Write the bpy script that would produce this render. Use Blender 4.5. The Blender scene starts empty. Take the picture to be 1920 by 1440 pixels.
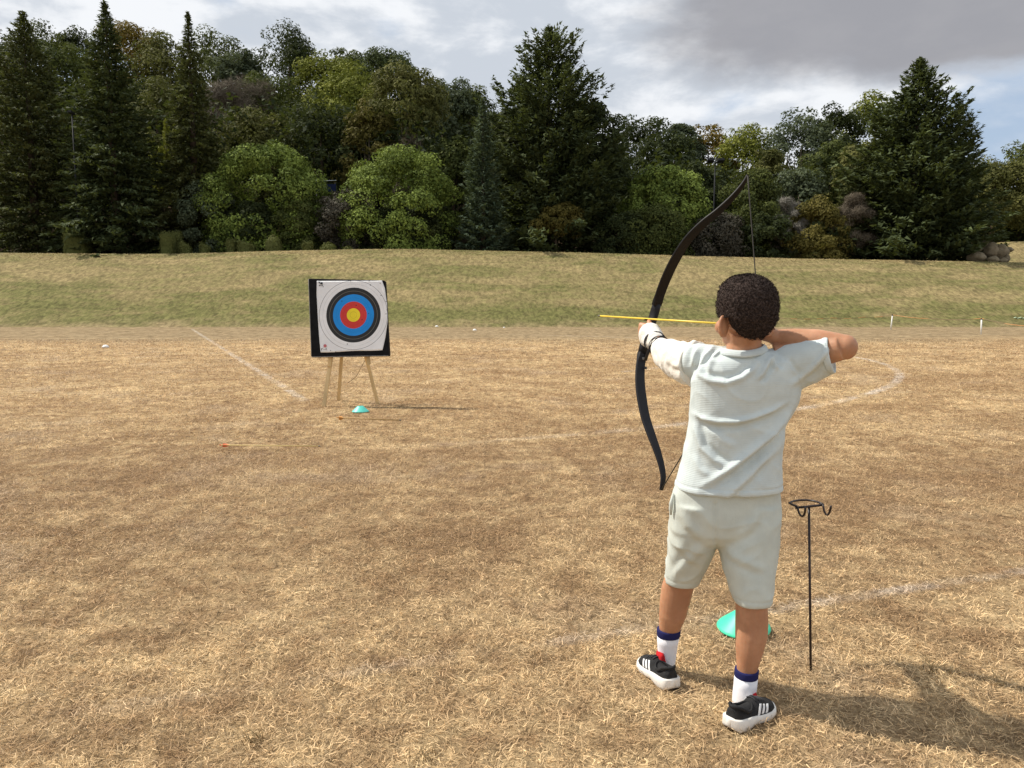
import bpy, bmesh, math, random
import numpy as np
from mathutils import Vector, noise

rng = np.random.default_rng(7)
random.seed(7)
R = math.radians
scene = bpy.context.scene
COL = scene.collection

# ------------------------------------------------------------------ camera
F = 1440.0                      # focal length in photo pixels (1920 wide)
PITCH = math.atan(150 / F)      # horizon lies 150 px above the centre
H = 1.24
cam_d = bpy.data.cameras.new('camera')
cam = bpy.data.objects.new('camera', cam_d)
COL.objects.link(cam)
cam.location = (0, 0, H)
cam.rotation_euler = (R(90) - PITCH, 0, 0)
cam_d.sensor_width = 36
cam_d.lens = 36 * F / 1920
cam_d.clip_start = 0.05
cam_d.clip_end = 3000
scene.camera = cam

# ------------------------------------------------------------------ light
SUN_EL, SUN_AZ = R(50.5), R(20)     # sun to the left, 20 degrees behind the archer
sun_vec = Vector((-math.cos(SUN_AZ) * math.cos(SUN_EL), math.sin(SUN_AZ) * math.cos(SUN_EL), math.sin(SUN_EL)))
sd = bpy.data.lights.new('sun', 'SUN')
sd.energy = 5.0
sd.angle = R(0.55)
sd.color = (1.0, 0.93, 0.82)
so = bpy.data.objects.new('sun', sd)
COL.objects.link(so)
so.rotation_euler = sun_vec.to_track_quat('Z', 'Y').to_euler()
so.location = (-20, 10, 30)

scene.view_settings.view_transform = 'Standard'
scene.view_settings.look = 'None'
scene.view_settings.gamma = 1
scene.view_settings.use_curve_mapping = False
scene.view_settings.exposure = 0.15


class NT:
    """small node-tree helper"""
    def __init__(s, tree):
        s.t = tree
        tree.nodes.clear()

    def n(s, typ, **kw):
        nd = s.t.nodes.new(typ)
        for k, v in kw.items():
            setattr(nd, k, v)
        return nd

    def put(s, sock, v):
        if v is None:
            return
        if hasattr(v, 'is_output'):
            s.t.links.new(v, sock)
        elif isinstance(v, (tuple, list)) and sock.type == 'RGBA' and len(v) == 3:
            sock.default_value = (*v, 1)
        else:
            sock.default_value = v

    def m(s, op, a, b=None, c=None, clamp=False):
        nd = s.n('ShaderNodeMath', operation=op, use_clamp=clamp)
        s.put(nd.inputs[0], a); s.put(nd.inputs[1], b); s.put(nd.inputs[2], c)
        return nd.outputs[0]

    def v(s, op, a, b=None, out=0):
        nd = s.n('ShaderNodeVectorMath', operation=op)
        s.put(nd.inputs[0], a); s.put(nd.inputs[1], b)
        return nd.outputs['Value'] if op in ('DOT_PRODUCT', 'LENGTH', 'DISTANCE') else nd.outputs[0]

    def mix(s, f, a, b, blend='MIX'):
        nd = s.n('ShaderNodeMix', data_type='RGBA', blend_type=blend)
        s.put(nd.inputs[0], f); s.put(nd.inputs[6], a); s.put(nd.inputs[7], b)
        return nd.outputs[2]

    def noise(s, vec, scale, detail=4, rough=0.55, dist=0.0):
        nd = s.n('ShaderNodeTexNoise')
        s.put(nd.inputs['Vector'], vec)
        nd.inputs['Scale'].default_value = scale
        nd.inputs['Detail'].default_value = detail
        nd.inputs['Roughness'].default_value = rough
        nd.inputs['Distortion'].default_value = dist
        return nd.outputs[0]

    def ss(s, x, a, b, lo=0.0, hi=1.0):
        nd = s.n('ShaderNodeMapRange', interpolation_type='SMOOTHSTEP')
        s.put(nd.inputs[0], x)
        nd.inputs[1].default_value = a; nd.inputs[2].default_value = b
        nd.inputs[3].default_value = lo; nd.inputs[4].default_value = hi
        return nd.outputs[0]

    def sep(s, vec):
        nd = s.n('ShaderNodeSeparateXYZ')
        s.put(nd.inputs[0], vec)
        return nd.outputs

    def comb(s, x, y, z):
        nd = s.n('ShaderNodeCombineXYZ')
        s.put(nd.inputs[0], x); s.put(nd.inputs[1], y); s.put(nd.inputs[2], z)
        return nd.outputs[0]


# ------------------------------------------------------------------ world: Nishita sky with broken cloud
world = bpy.data.worlds.new('World')
scene.world = world
world.use_nodes = True
k = NT(world.node_tree)
SKY = 0.1
sky = k.n('ShaderNodeTexSky', sky_type='NISHITA')
sky.sun_disc = False
sky.sun_elevation = SUN_EL
sky.sun_rotation = math.atan2(sun_vec.x, sun_vec.y)
sky.dust_density = 1.5
dirv = k.n('ShaderNodeTexCoord').outputs['Generated']
dx, dy, dz = k.sep(dirv)[:3]
st = k.comb(dx, dy, k.m('MULTIPLY', dz, 2.3))
n1 = k.noise(st, 2.6, 9, 0.55, 0.1)
n2 = k.noise(k.v('ADD', st, (3.1, 7.7, 1.3)), 8.0, 12, 0.58, 0.15)
n3 = k.noise(k.v('ADD', st, (9.1, 2.7, 5.3)), 1.5, 4, 0.5, 0.2)
cover = k.ss(n1, 0.33, 0.47)
bright = k.ss(k.m('ADD', k.m('MULTIPLY', n2, 0.62), k.m('MULTIPLY', n3, 0.40)), 0.425, 0.57)
cl = k.mix(bright, (5.5, 5.95, 6.6), (8.3, 8.5, 8.8))
# the one heavy grey cloud bank hanging high on the right
ydiv = k.m('MAXIMUM', dy, 0.05)
u = k.m('DIVIDE', dx, ydiv)
w = k.m('DIVIDE', dz, ydiv)
wob = k.m('MULTIPLY', k.m('SUBTRACT', k.noise(st, 5.0, 8, 0.58, 0.1), 0.5), 1.5)
e1 = k.m('POWER', k.m('DIVIDE', k.m('SUBTRACT', u, 0.47), 0.36), 2.0)
e2 = k.m('POWER', k.m('DIVIDE', k.m('SUBTRACT', w, k.m('ADD', k.m('MULTIPLY', u, 0.05), 0.325)), 0.085), 2.0)
rr = k.m('ADD', k.m('ADD', e1, e2), wob)
dark = k.m('MULTIPLY', k.ss(rr, 0.35, 1.15, 1.0, 0.0), k.ss(dy, 0.1, 0.4))
cl = k.mix(k.m('MULTIPLY', dark, 0.92), cl, (3.1, 3.1, 3.35))
blue = k.mix(0.7, sky.outputs[0], (4.6, 5.7, 7.3))
colr = k.mix(k.m('MAXIMUM', cover, dark), blue, cl)
bg = k.n('ShaderNodeBackground')
k.put(bg.inputs[0], colr)
bg.inputs[1].default_value = SKY
wo = k.n('ShaderNodeOutputWorld')
k.t.links.new(bg.outputs[0], wo.inputs[0])

# ------------------------------------------------------------------ helpers: geometry
cP, sP = math.cos(PITCH), math.sin(PITCH)


def W(px, py, Y):
    """point at distance Y ahead of the camera that the photo shows at (px, py)"""
    u, v = (px - 960) / F, (720 - py) / F
    d = Vector((u, cP + v * sP, -sP + v * cP))
    t = Y / d.y
    return Vector((d.x * t, Y, H + d.z * t))


def G(px, py, z=0.0):
    """point of the level field (height z) that the photo shows at (px, py)"""
    u, v = (px - 960) / F, (720 - py) / F
    d = Vector((u, cP + v * sP, -sP + v * cP))
    t = (z - H) / d.z
    return Vector((d.x * t, d.y * t, z))


def proj(P):
    """numpy (N,3) -> photo pixels"""
    x, y, z = P[:, 0], P[:, 1], P[:, 2] - H
    f = y * cP - z * sP
    up = y * sP + z * cP
    return 960 + F * x / f, 720 - F * up / f


def mesh_np(name, verts, faces, smooth=False, attrs=None):
    """verts (N,3), faces (M,k) arrays -> mesh"""
    me = bpy.data.meshes.new(name)
    verts = np.asarray(verts, dtype=np.float32)
    faces = np.asarray(faces, dtype=np.int32)
    me.vertices.add(len(verts))
    me.vertices.foreach_set('co', verts.ravel())
    kk = faces.shape[1]
    me.loops.add(faces.size)
    me.loops.foreach_set('vertex_index', faces.ravel())
    me.polygons.add(len(faces))
    me.polygons.foreach_set('loop_start', np.arange(0, faces.size, kk, dtype=np.int32))
    me.polygons.foreach_set('loop_total', np.full(len(faces), kk, dtype=np.int32))
    if smooth:
        me.polygons.foreach_set('use_smooth', np.ones(len(faces), dtype=bool))
    for an, av in (attrs or {}).items():
        a = me.attributes.new(an, 'FLOAT', 'POINT')
        a.data.foreach_set('value', np.asarray(av, dtype=np.float32))
    me.update(calc_edges=True)
    return me


def link(name, me, mat, parent=None):
    o = bpy.data.objects.new(name, me)
    COL.objects.link(o)
    if mat and me is not None:
        if not me.materials:
            me.materials.append(mat)
    if parent is not None:
        o.parent = parent
    return o


def tag(o, label=None, cat=None, group=None, kind=None):
    if label: o['label'] = label
    if cat: o['category'] = cat
    if group: o['group'] = group
    if kind: o['kind'] = kind
    return o


def empty(name, loc, label, cat, group=None):
    o = bpy.data.objects.new(name, None)
    COL.objects.link(o)
    o.location = loc
    o.empty_display_size = 0.1
    return tag(o, label, cat, group)


class MB:
    """collects tubes, lofts, ellipsoids and boxes into one mesh (coordinates relative to org)"""
    def __init__(s, org=(0, 0, 0)):
        s.bm = bmesh.new()
        s.o = Vector(org)

    def ring_loft(s, rings, cap=True, closed=False):
        bm = s.bm
        vr = [[bm.verts.new(Vector(p) - s.o) for p in r] for r in rings]
        n = len(vr[0])
        pairs = list(zip(vr[:-1], vr[1:])) + ([(vr[-1], vr[0])] if closed else [])
        for a, b in pairs:
            for i in range(n):
                j = (i + 1) % n
                bm.faces.new((a[i], a[j], b[j], b[i]))
        if cap and not closed:
            bm.faces.new(list(reversed(vr[0])))
            bm.faces.new(vr[-1])
        return s

    def tube(s, pts, rad, seg=8, flat=None, cap=True, up=None):
        """tapered tube along pts; flat=(vector, ratio) squashes the section along vector"""
        pts = [Vector(p) for p in pts]
        if not hasattr(rad, '__len__') or isinstance(rad, tuple):
            rad = [rad] * len(pts)
        rings = []
        prev = None
        for i, p in enumerate(pts):
            t = (pts[min(i + 1, len(pts) - 1)] - pts[max(i - 1, 0)])
            if t.length < 1e-9:
                t = Vector((0, 0, 1))
            t.normalize()
            if prev is None:
                ref = Vector(up) if up is not None else (Vector((0, 0, 1)) if abs(t.z) < 0.9 else Vector((0, 1, 0)))
                a = t.cross(ref).normalized()
            else:
                a = (prev - t * prev.dot(t)).normalized()
            prev = a
            b = t.cross(a).normalized()
            r = rad[i]
            ra, rb = (r if hasattr(r, '__len__') else (r, r))
            rings.append([p + a * (ra * math.cos(2 * math.pi * q / seg)) + b * (rb * math.sin(2 * math.pi * q / seg)) for q in range(seg)])
        return s.ring_loft(rings, cap)

    def ellipsoid(s, c, ax, nu=20, nv=12):
        """ax: three axis vectors"""
        c = Vector(c)
        a, b, d = [Vector(v) for v in ax]
        rings = []
        for j in range(1, nv):
            th = math.pi * j / nv
            rings.append([c + (a * math.cos(2 * math.pi * i / nu) + b * math.sin(2 * math.pi * i / nu)) * math.sin(th) - d * math.cos(th) for i in range(nu)])
        return s.ring_loft(rings, True)

    def box(s, c, ax):
        c = Vector(c)
        a, b, d = [Vector(v) for v in ax]
        r0 = [c - a - b - d, c + a - b - d, c + a + b - d, c - a + b - d]
        r1 = [p + d * 2 for p in r0]
        return s.ring_loft([r0, r1])

    def mesh(s, name, smooth=True):
        me = bpy.data.meshes.new(name)
        bmesh.ops.recalc_face_normals(s.bm, faces=s.bm.faces)
        s.bm.to_mesh(me)
        s.bm.free()
        if smooth:
            me.polygons.foreach_set('use_smooth', np.ones(len(me.polygons), dtype=bool))
        return me

    def build(s, name, mat, parent=None, smooth=True):
        o = link(name, s.mesh(name, smooth), mat, parent)
        if parent is None:
            o.location = s.o
        return o


def remesh(mb, name, voxel, smooth_it=4, fac=0.5):
    """union of the pieces collected in mb as one continuous skin"""
    me = mb.mesh(name + '_raw')
    ob = bpy.data.objects.new(name + '_raw', me)
    COL.objects.link(ob)
    md = ob.modifiers.new('r', 'REMESH')
    md.mode = 'VOXEL'
    md.voxel_size = voxel
    if smooth_it:
        ms = ob.modifiers.new('s', 'SMOOTH')
        ms.factor = fac
        ms.iterations = smooth_it
    dg = bpy.context.evaluated_depsgraph_get()
    out = bpy.data.meshes.new_from_object(ob.evaluated_get(dg))
    out.name = name
    bpy.data.objects.remove(ob)
    bpy.data.meshes.remove(me)
    out.polygons.foreach_set('use_smooth', np.ones(len(out.polygons), dtype=bool))
    return out


def getco(me):
    a = np.empty(len(me.vertices) * 3, dtype=np.float32)
    me.vertices.foreach_get('co', a)
    return a.reshape(-1, 3)


def getno(me):
    a = np.empty(len(me.vertices) * 3, dtype=np.float32)
    me.vertices.foreach_get('normal', a)
    return a.reshape(-1, 3)


def setco(me, co):
    me.vertices.foreach_set('co', np.asarray(co, dtype=np.float32).ravel())
    me.update()


# ------------------------------------------------------------------ helpers: materials
def mat_new(name):
    m = bpy.data.materials.new(name)
    m.use_nodes = True
    k = NT(m.node_tree)
    out = k.n('ShaderNodeOutputMaterial')
    return m, k, out


def principled(k, out, color, rough=0.6, spec=0.3, **kw):
    b = k.n('ShaderNodeBsdfPrincipled')
    k.put(b.inputs['Base Color'], color)
    k.put(b.inputs['Roughness'], rough)
    b.inputs['Specular IOR Level'].default_value = spec
    for kk, v in kw.items():
        k.put(b.inputs[kk], v)
    k.t.links.new(b.outputs[0], out.inputs[0])
    return b


def plain(name, c, rough=0.6, spec=0.3, var=0.12, scale=30, bump=0.0, bscale=None, metallic=0.0, stretch=None):
    """a plain coloured material with slight wear and grain"""
    m, k, out = mat_new(name)
    co = k.n('ShaderNodeTexCoord').outputs['Object']
    if stretch:
        co = k.v('MULTIPLY', co, stretch)
    n = k.noise(co, scale, 5, 0.6)
    lo = tuple(x * (1 - var) for x in c); hi = tuple(min(1, x * (1 + var)) for x in c)
    col = k.mix(k.ss(n, 0.3, 0.7), lo, hi)
    b = principled(k, out, col, rough, spec)
    b.inputs['Metallic'].default_value = metallic
    if bump:
        bp = k.n('ShaderNodeBump')
        bp.inputs['Strength'].default_value = bump
        bp.inputs['Distance'].default_value = 0.004
        k.put(bp.inputs['Height'], k.noise(co, bscale or scale * 3, 4, 0.6))
        k.t.links.new(bp.outputs[0], b.inputs['Normal'])
    return m


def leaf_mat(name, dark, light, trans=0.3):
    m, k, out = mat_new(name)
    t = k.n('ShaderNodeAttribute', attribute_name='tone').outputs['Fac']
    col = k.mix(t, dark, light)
    d = k.n('ShaderNodeBsdfPrincipled')
    k.put(d.inputs['Base Color'], col)
    d.inputs['Roughness'].default_value = 0.75
    d.inputs['Specular IOR Level'].default_value = 0.10
    tr = k.n('ShaderNodeBsdfTranslucent')
    k.put(tr.inputs[0], k.mix(0.5, col, (0.14, 0.17, 0.02), 'MIX') if trans > 0.15 else col)
    mx = k.n('ShaderNodeMixShader')
    mx.inputs[0].default_value = trans
    k.t.links.new(d.outputs[0], mx.inputs[1]); k.t.links.new(tr.outputs[0], mx.inputs[2])
    k.t.links.new(mx.outputs[0], out.inputs[0])
    return m


# ------------------------------------------------------------------ ground shape
CREST_PX = [-700, 0, 200, 330, 500, 700, 780, 900, 1100, 1300, 1500, 1700, 1900, 2600]
CREST_PY = [478, 474, 476, 476, 471, 467, 467, 470, 474, 480, 485, 488, 492, 500]
Y_FOOT, Y_CREST = 42.0, 54.0
CX = np.array([W(a, b, Y_CREST).x for a, b in zip(CREST_PX, CREST_PY)])
CZ = np.array([W(a, b, Y_CREST).z for a, b in zip(CREST_PX, CREST_PY)])


def smooth01(t):
    t = np.clip(t, 0, 1)
    return t * t * (3 - 2 * t)


def zg(x, y):
    """height of the ground"""
    x = np.asarray(x, dtype=float); y = np.asarray(y, dtype=float)
    crest = np.interp(x, CX, CZ)
    t = np.clip((y - Y_FOOT) / (Y_CREST - Y_FOOT), 0, 1)
    bank = crest * (0.75 * t + 0.25 * smooth01(t))
    lump = 0.10 * np.sin(x * 0.31 + 0.6) * np.sin(y * 0.45 + x * 0.1) * smooth01((y - 42) / 4) * (1 - smooth01((y - 50) / 4))
    slope = np.interp(x, [-80, -10, 8, 20, 60], [0.42, 0.40, 0.30, 0.14, 0.16])
    rise = np.maximum(y - 66, 0) * slope
    rise = np.minimum(rise, 40)
    dip = -0.25 * smooth01((y - Y_CREST) / 2.5)
    dipr = np.where(x > 30, 0.25 * smooth01((y - Y_CREST) / 2.5), 0)
    mound = 2.0 * np.exp(-((x - 50) / 14) ** 2 - ((y - 74) / 4.0) ** 2) * smooth01((x - 34) / 6)
    return bank + lump + rise + dip + dipr + mound


def zgs(x, y):
    return float(zg(x, y))


# ------------------------------------------------------------------ turf colour (shared by ground sheet and grass blades)
LINES = [  # (A, B, width) chalk lines on the field
    (G(360, 617), G(572, 752), 0.11),
    (G(150, 1338), G(1960, 1068), 0.06),
    (G(1165, 698), G(1300, 682), 0.12),
]
CIRC = (-5.18, 19.2, 13.3)


def turf_color(k, pos, fine=True):
    x, y, z = k.sep(pos)[:3]
    flat = k.comb(x, y, 0.0)
    nb = k.noise(flat, 0.30, 4, 0.6, 0.4)
    nm = k.noise(k.v('ADD', flat, (13, 5, 0)), 1.3, 5, 0.62, 0.6)
    ns = k.noise(k.v('ADD', flat, (3, 15, 0)), 6.0, 5, 0.65, 0.3)
    f = k.m('ADD', k.m('ADD', k.m('MULTIPLY', nb, 0.24), k.m('MULTIPLY', nm, 0.46)), k.m('MULTIPLY', ns, 0.65))   # ~0.675 mean
    # browner belt mid-pitch: blades' shaded sides painted into the colour; straw near the archer
    belt = k.m('MULTIPLY', k.ss(y, 2.4, 4.2), k.ss(y, 9.0, 26.0, 1.0, 0.75))
    f = k.m('SUBTRACT', f, k.m('MULTIPLY', belt, 0.09))
    fac = k.ss(f, 0.47, 0.83)
    dry = k.mix(fac, (0.365, 0.235, 0.120), (0.76, 0.57, 0.315))
    dry = k.mix(k.m('MULTIPLY', k.ss(k.noise(k.v('ADD', flat, (31, 7, 0)), 0.9, 4, 0.6, 0.5), 0.52, 0.72), 0.45), dry, (0.52, 0.40, 0.27))
    # darker grey-brown strip at the foot of the bank
    wob = k.m('MULTIPLY', k.m('SUBTRACT', k.noise(flat, 0.12, 3, 0.5), 0.5), 9.0)
    yy = k.m('ADD', y, wob)
    strip = k.m('MULTIPLY', k.ss(yy, 23.0, 30.0), 0.85)
    dry = k.mix(strip, dry, k.mix(k.ss(nm, 0.35, 0.65), (0.27, 0.20, 0.115), (0.36, 0.275, 0.165)))
    # bank: dry yellow with greener patches, streaked along the slope
    st = k.comb(k.m('MULTIPLY', x, 0.12), k.m('MULTIPLY', y, 0.42), 0.0)
    g1 = k.noise(st, 1.0, 7, 0.66, 0.9)
    g2 = k.noise(k.comb(k.m('MULTIPLY', x, 1.1), k.m('MULTIPLY', y, 1.25), z), 1.3, 8, 0.74, 0.6)
    lowb = k.m('ADD', y, k.m('MULTIPLY', k.m('SUBTRACT', k.noise(k.v('MULTIPLY', flat, (0.10, 0.3, 0)), 1.0, 6, 0.65, 0.5), 0.5), 9.0))
    low = k.m('MULTIPLY', k.ss(lowb, 43.5, 49.0, 1.0, 0.0), 0.135)
    gsum = k.m('ADD', k.m('ADD', k.m('MULTIPLY', g1, 0.75), k.m('MULTIPLY', g2, 0.45)), low)
    gfac = k.ss(gsum, 0.50, 0.78)
    bankc = k.mix(gfac, (0.40, 0.31, 0.155), (0.195, 0.190, 0.070))
    bankc = k.mix(k.ss(g2, 0.36, 0.62), k.mix(0.40, bankc, (0.10, 0.09, 0.04)), bankc)
    edge_ = k.m('ADD', y, k.m('MULTIPLY', k.m('SUBTRACT', k.noise(k.v('MULTIPLY', flat, (0.5, 0.5, 0)), 1.0, 6, 0.7, 0.4), 0.5), 5.0))
    col = k.mix(k.ss(edge_, 40.2, 43.8), dry, bankc)
    # dark brown earth and leaf litter under the trees
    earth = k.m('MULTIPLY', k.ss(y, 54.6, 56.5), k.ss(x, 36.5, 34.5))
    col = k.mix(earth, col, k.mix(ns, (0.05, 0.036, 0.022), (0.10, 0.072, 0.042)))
    # chalk
    chalk = None
    for A, B, wd in LINES:
        d = (B - A); L = d.length; d.normalize()
        rel = k.v('SUBTRACT', flat, (A.x, A.y, 0))
        near_ = k.ss(x, -0.6, 1.6, 0.35, 1.0) if wd < 0.1 else 1.0
        dist = k.m('ABSOLUTE', k.v('DOT_PRODUCT', rel, (-d.y, d.x, 0)))
        al = k.v('DOT_PRODUCT', rel, (d.x, d.y, 0))
        mk = k.m('MULTIPLY', k.ss(dist, wd * 0.25, wd * 0.9, 1.0, 0.0),
                 k.m('MULTIPLY', k.ss(al, -0.1, 0.1), k.ss(al, L - 0.1, L + 0.1, 1.0, 0.0)))
        mk = k.m('MULTIPLY', mk, near_)
        chalk = mk if chalk is None else k.m('MAXIMUM', chalk, mk)
    dist = k.m('ABSOLUTE', k.m('SUBTRACT', k.v('DISTANCE', flat, (CIRC[0], CIRC[1], 0)), CIRC[2]))
    right = k.ss(x, -2.0, 4.5, 0.08, 1.1)
    mk = k.m('MULTIPLY', k.ss(dist, 0.03, 0.11, 1.0, 0.0), right)
    chalk = k.m('MAXIMUM', chalk, mk)
    wear = k.ss(k.noise(flat, 2.2, 6, 0.7, 0.4), 0.38, 0.66, 0.10, 1.0)
    chalk = k.m('MULTIPLY', chalk, k.m('MULTIPLY', wear, 0.66))
    chalk = k.m('MULTIPLY', chalk, k.ss(y, 41.0, 40.0))
    col = k.mix(chalk, col, (0.74, 0.67, 0.58))
    return col, ns, flat


m_ground, k, out = mat_new('dry_turf')
pos = k.n('ShaderNodeNewGeometry').outputs['Position']
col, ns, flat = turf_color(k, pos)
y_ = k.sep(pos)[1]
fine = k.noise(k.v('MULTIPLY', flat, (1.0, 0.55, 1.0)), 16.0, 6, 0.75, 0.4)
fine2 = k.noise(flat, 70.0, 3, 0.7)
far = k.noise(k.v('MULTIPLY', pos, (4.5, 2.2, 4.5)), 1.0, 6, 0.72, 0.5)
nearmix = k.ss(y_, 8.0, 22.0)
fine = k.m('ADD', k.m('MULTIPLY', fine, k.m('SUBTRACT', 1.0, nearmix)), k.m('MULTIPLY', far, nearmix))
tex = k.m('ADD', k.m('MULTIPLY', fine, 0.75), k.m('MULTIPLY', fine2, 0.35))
shade = k.ss(tex, 0.40, 0.70, 0.40, 1.04)  # turf mottle, darkened to paint in self-shadow that the bladeless sheet lacks
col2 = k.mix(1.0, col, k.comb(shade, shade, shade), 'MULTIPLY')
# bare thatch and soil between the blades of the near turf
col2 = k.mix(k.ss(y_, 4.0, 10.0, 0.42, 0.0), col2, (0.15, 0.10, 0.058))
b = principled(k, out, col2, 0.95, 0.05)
bp = k.n('ShaderNodeBump')
bp.inputs['Strength'].default_value = 0.6
bp.inputs['Distance'].default_value = 0.05
k.put(bp.inputs['Height'], tex)
k.t.links.new(bp.outputs[0], b.inputs['Normal'])

m_grass, k, out = mat_new('dry_grass_blades')
pos = k.n('ShaderNodeNewGeometry').outputs['Position']
col, ns, flat = turf_color(k, pos)
tone = k.n('ShaderNodeAttribute', attribute_name='tone').outputs['Fac']
sh = k.ss(tone, 0.0, 1.0, 0.42, 1.62)
col2 = k.mix(1.0, col, k.comb(sh, sh, k.m('MULTIPLY', sh, 1.04)), 'MULTIPLY')
d = k.n('ShaderNodeBsdfPrincipled')
k.put(d.inputs['Base Color'], col2)
d.inputs['Roughness'].default_value = 0.62
d.inputs['Specular IOR Level'].default_value = 0.25
tr = k.n('ShaderNodeBsdfTranslucent')
k.put(tr.inputs[0], col2)
mx = k.n('ShaderNodeMixShader')
mx.inputs[0].default_value = 0.25
k.t.links.new(d.outputs[0], mx.inputs[1]); k.t.links.new(tr.outputs[0], mx.inputs[2])
k.t.links.new(mx.outputs[0], out.inputs[0])

# ------------------------------------------------------------------ ground sheet
xs = np.concatenate([np.linspace(-900, -90, 14)[:-1], np.linspace(-90, 90, 151), np.linspace(90, 900, 14)[1:]])
ys = np.concatenate([np.linspace(-60, 0, 7)[:-1], np.linspace(0, 40, 41)[:-1], np.linspace(40, 60, 61)[:-1],
                     np.linspace(60, 160, 51)[:-1], np.linspace(160, 900, 12)])
gx, gy = np.meshgrid(xs, ys)
gz = zg(gx, gy) + 0.012 * np.sin(gx * 1.7 + 1) * np.sin(gy * 1.3) * (gy < 42)
V = np.stack([gx.ravel(), gy.ravel(), gz.ravel()], 1)
nx, ny = len(xs), len(ys)
ii = (np.arange(ny - 1)[:, None] * nx + np.arange(nx - 1)[None, :]).ravel()
Fc = np.stack([ii, ii + 1, ii + nx + 1, ii + nx], 1)
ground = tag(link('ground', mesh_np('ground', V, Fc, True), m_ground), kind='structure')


# ------------------------------------------------------------------ grass: real blades on the near field and along the bank crest
def blades(P, L, wd, elev, az, curl, tone):
    n = len(P)
    h = np.stack([np.cos(az), np.sin(az), np.zeros(n)], 1)
    az2 = az + curl
    h2 = np.stack([np.cos(az2), np.sin(az2), np.zeros(n)], 1)
    e2 = elev - 0.55 * rng.random(n)
    up = np.array([0, 0, 1.0])
    p1 = P + (h * np.cos(elev)[:, None] + up * np.sin(elev)[:, None]) * (L * 0.55)[:, None]
    p2 = p1 + (h2 * np.cos(e2)[:, None] + up * np.sin(e2)[:, None]) * (L * 0.45)[:, None]
    roll = rng.normal(0, 0.5, n)
    side = np.stack([-np.sin(az) * np.cos(roll), np.cos(az) * np.cos(roll), np.sin(roll)], 1) * (wd / 2)[:, None]
    V = np.stack([P - side, P + side, p1 - side * 0.85, p1 + side * 0.85, p2], 1).reshape(-1, 3)
    b = np.arange(n)[:, None] * 5
    T = np.concatenate([b + np.array([[0, 1, 3]]), b + np.array([[0, 3, 2]]), b + np.array([[2, 3, 4]])], 0)
    return V, T, np.repeat(tone, 5)


def blades1(P, L, wd, elev, az, tone):
    n = len(P)
    h = np.stack([np.cos(az) * np.cos(elev), np.sin(az) * np.cos(elev), np.sin(elev)], 1)
    side = np.stack([-np.sin(az), np.cos(az), rng.normal(0, 0.4, n)], 1) * (wd / 2)[:, None]
    V = np.stack([P - side, P + side, P + h * L[:, None]], 1).reshape(-1, 3)
    return V, np.arange(3 * n).reshape(n, 3), np.repeat(tone, 3)


def field_points(y0, y1, dens, margin=1.5):
    area = 0.70 * (y1 ** 2 - y0 ** 2) + 2 * margin * (y1 - y0)
    n = int(area * dens)
    yy = np.sqrt(rng.random(n) * (y1 ** 2 - y0 ** 2) + y0 ** 2)
    xx = (rng.random(n) * 2 - 1) * (0.70 * yy + margin)
    return np.stack([xx, yy, np.zeros(n)], 1)


GV, GT, GA = [], [], []
off = 0
for y0, y1, dens, wsc, lsc in [(0.7, 1.6, 5000, 1.2, 1.0), (1.6, 2.8, 17000, 1.0, 1.0), (2.8, 4.2, 11500, 1.15, 1.0), (4.2, 6.5, 7000, 1.5, 1.12),
                              (6.5, 10, 2900, 2.2, 1.25), (10, 16, 950, 3.6, 1.5), (16, 27, 260, 6.0, 2.0)]:
    P = field_points(y0, y1, dens)
    n = len(P)
    P[:, 2] = rng.random(n) * 0.012
    el = np.abs(rng.normal(0.16, 0.36, n)).clip(0.0, 1.3)
    L = rng.uniform(0.016, 0.044, n) * lsc
    wd = rng.uniform(0.0011, 0.0027, n) * wsc
    cn = np.clip(rng.normal(0.46, 0.29, n), 0, 1)
    if y0 < 4:
        a, t_, c = blades(P, L, wd, el, rng.random(n) * 6.283, rng.normal(0, 1.2, n), cn)
    else:
        a, t_, c = blades1(P, L, wd, el, rng.random(n) * 6.283, cn)
    GV.append(a); GT.append(t_ + off); GA.append(c); off += len(a)
# longer curled pale stalks
P = field_points(1.7, 6.0, 55)
n = len(P)
a, t_, c = blades(P, rng.uniform(0.05, 0.10, n), rng.uniform(0.0012, 0.002, n), rng.uniform(0.3, 1.3, n), rng.random(n) * 6.283,
                  rng.normal(0, 1.2, n), rng.uniform(0.6, 1.0, n))
GV.append(a); GT.append(t_ + off); GA.append(c); off += len(a)
# bank crest fringe and sparse tussocks on the slope
n = 26000
yy = 54.3 - np.abs(rng.normal(0, 1, n)) * 1.0
xx = rng.uniform(-42, 46, n)
P = np.stack([xx, yy, zg(xx, yy) - 0.01], 1)
a, t_, c = blades1(P, rng.uniform(0.04, 0.11, n), rng.uniform(0.03, 0.07, n), rng.uniform(0.1, 0.8, n), rng.random(n) * 6.283,
                   rng.uniform(0.45, 1.0, n))
GV.append(a); GT.append(t_ + off); GA.append(c); off += len(a)
grass = link('grass', mesh_np('grass', np.concatenate(GV), np.concatenate(GT), False, {'tone': np.concatenate(GA)}), m_grass)
tag(grass, 'short sun dried straw coloured grass over the playing field', 'grass', kind='stuff')

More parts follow.
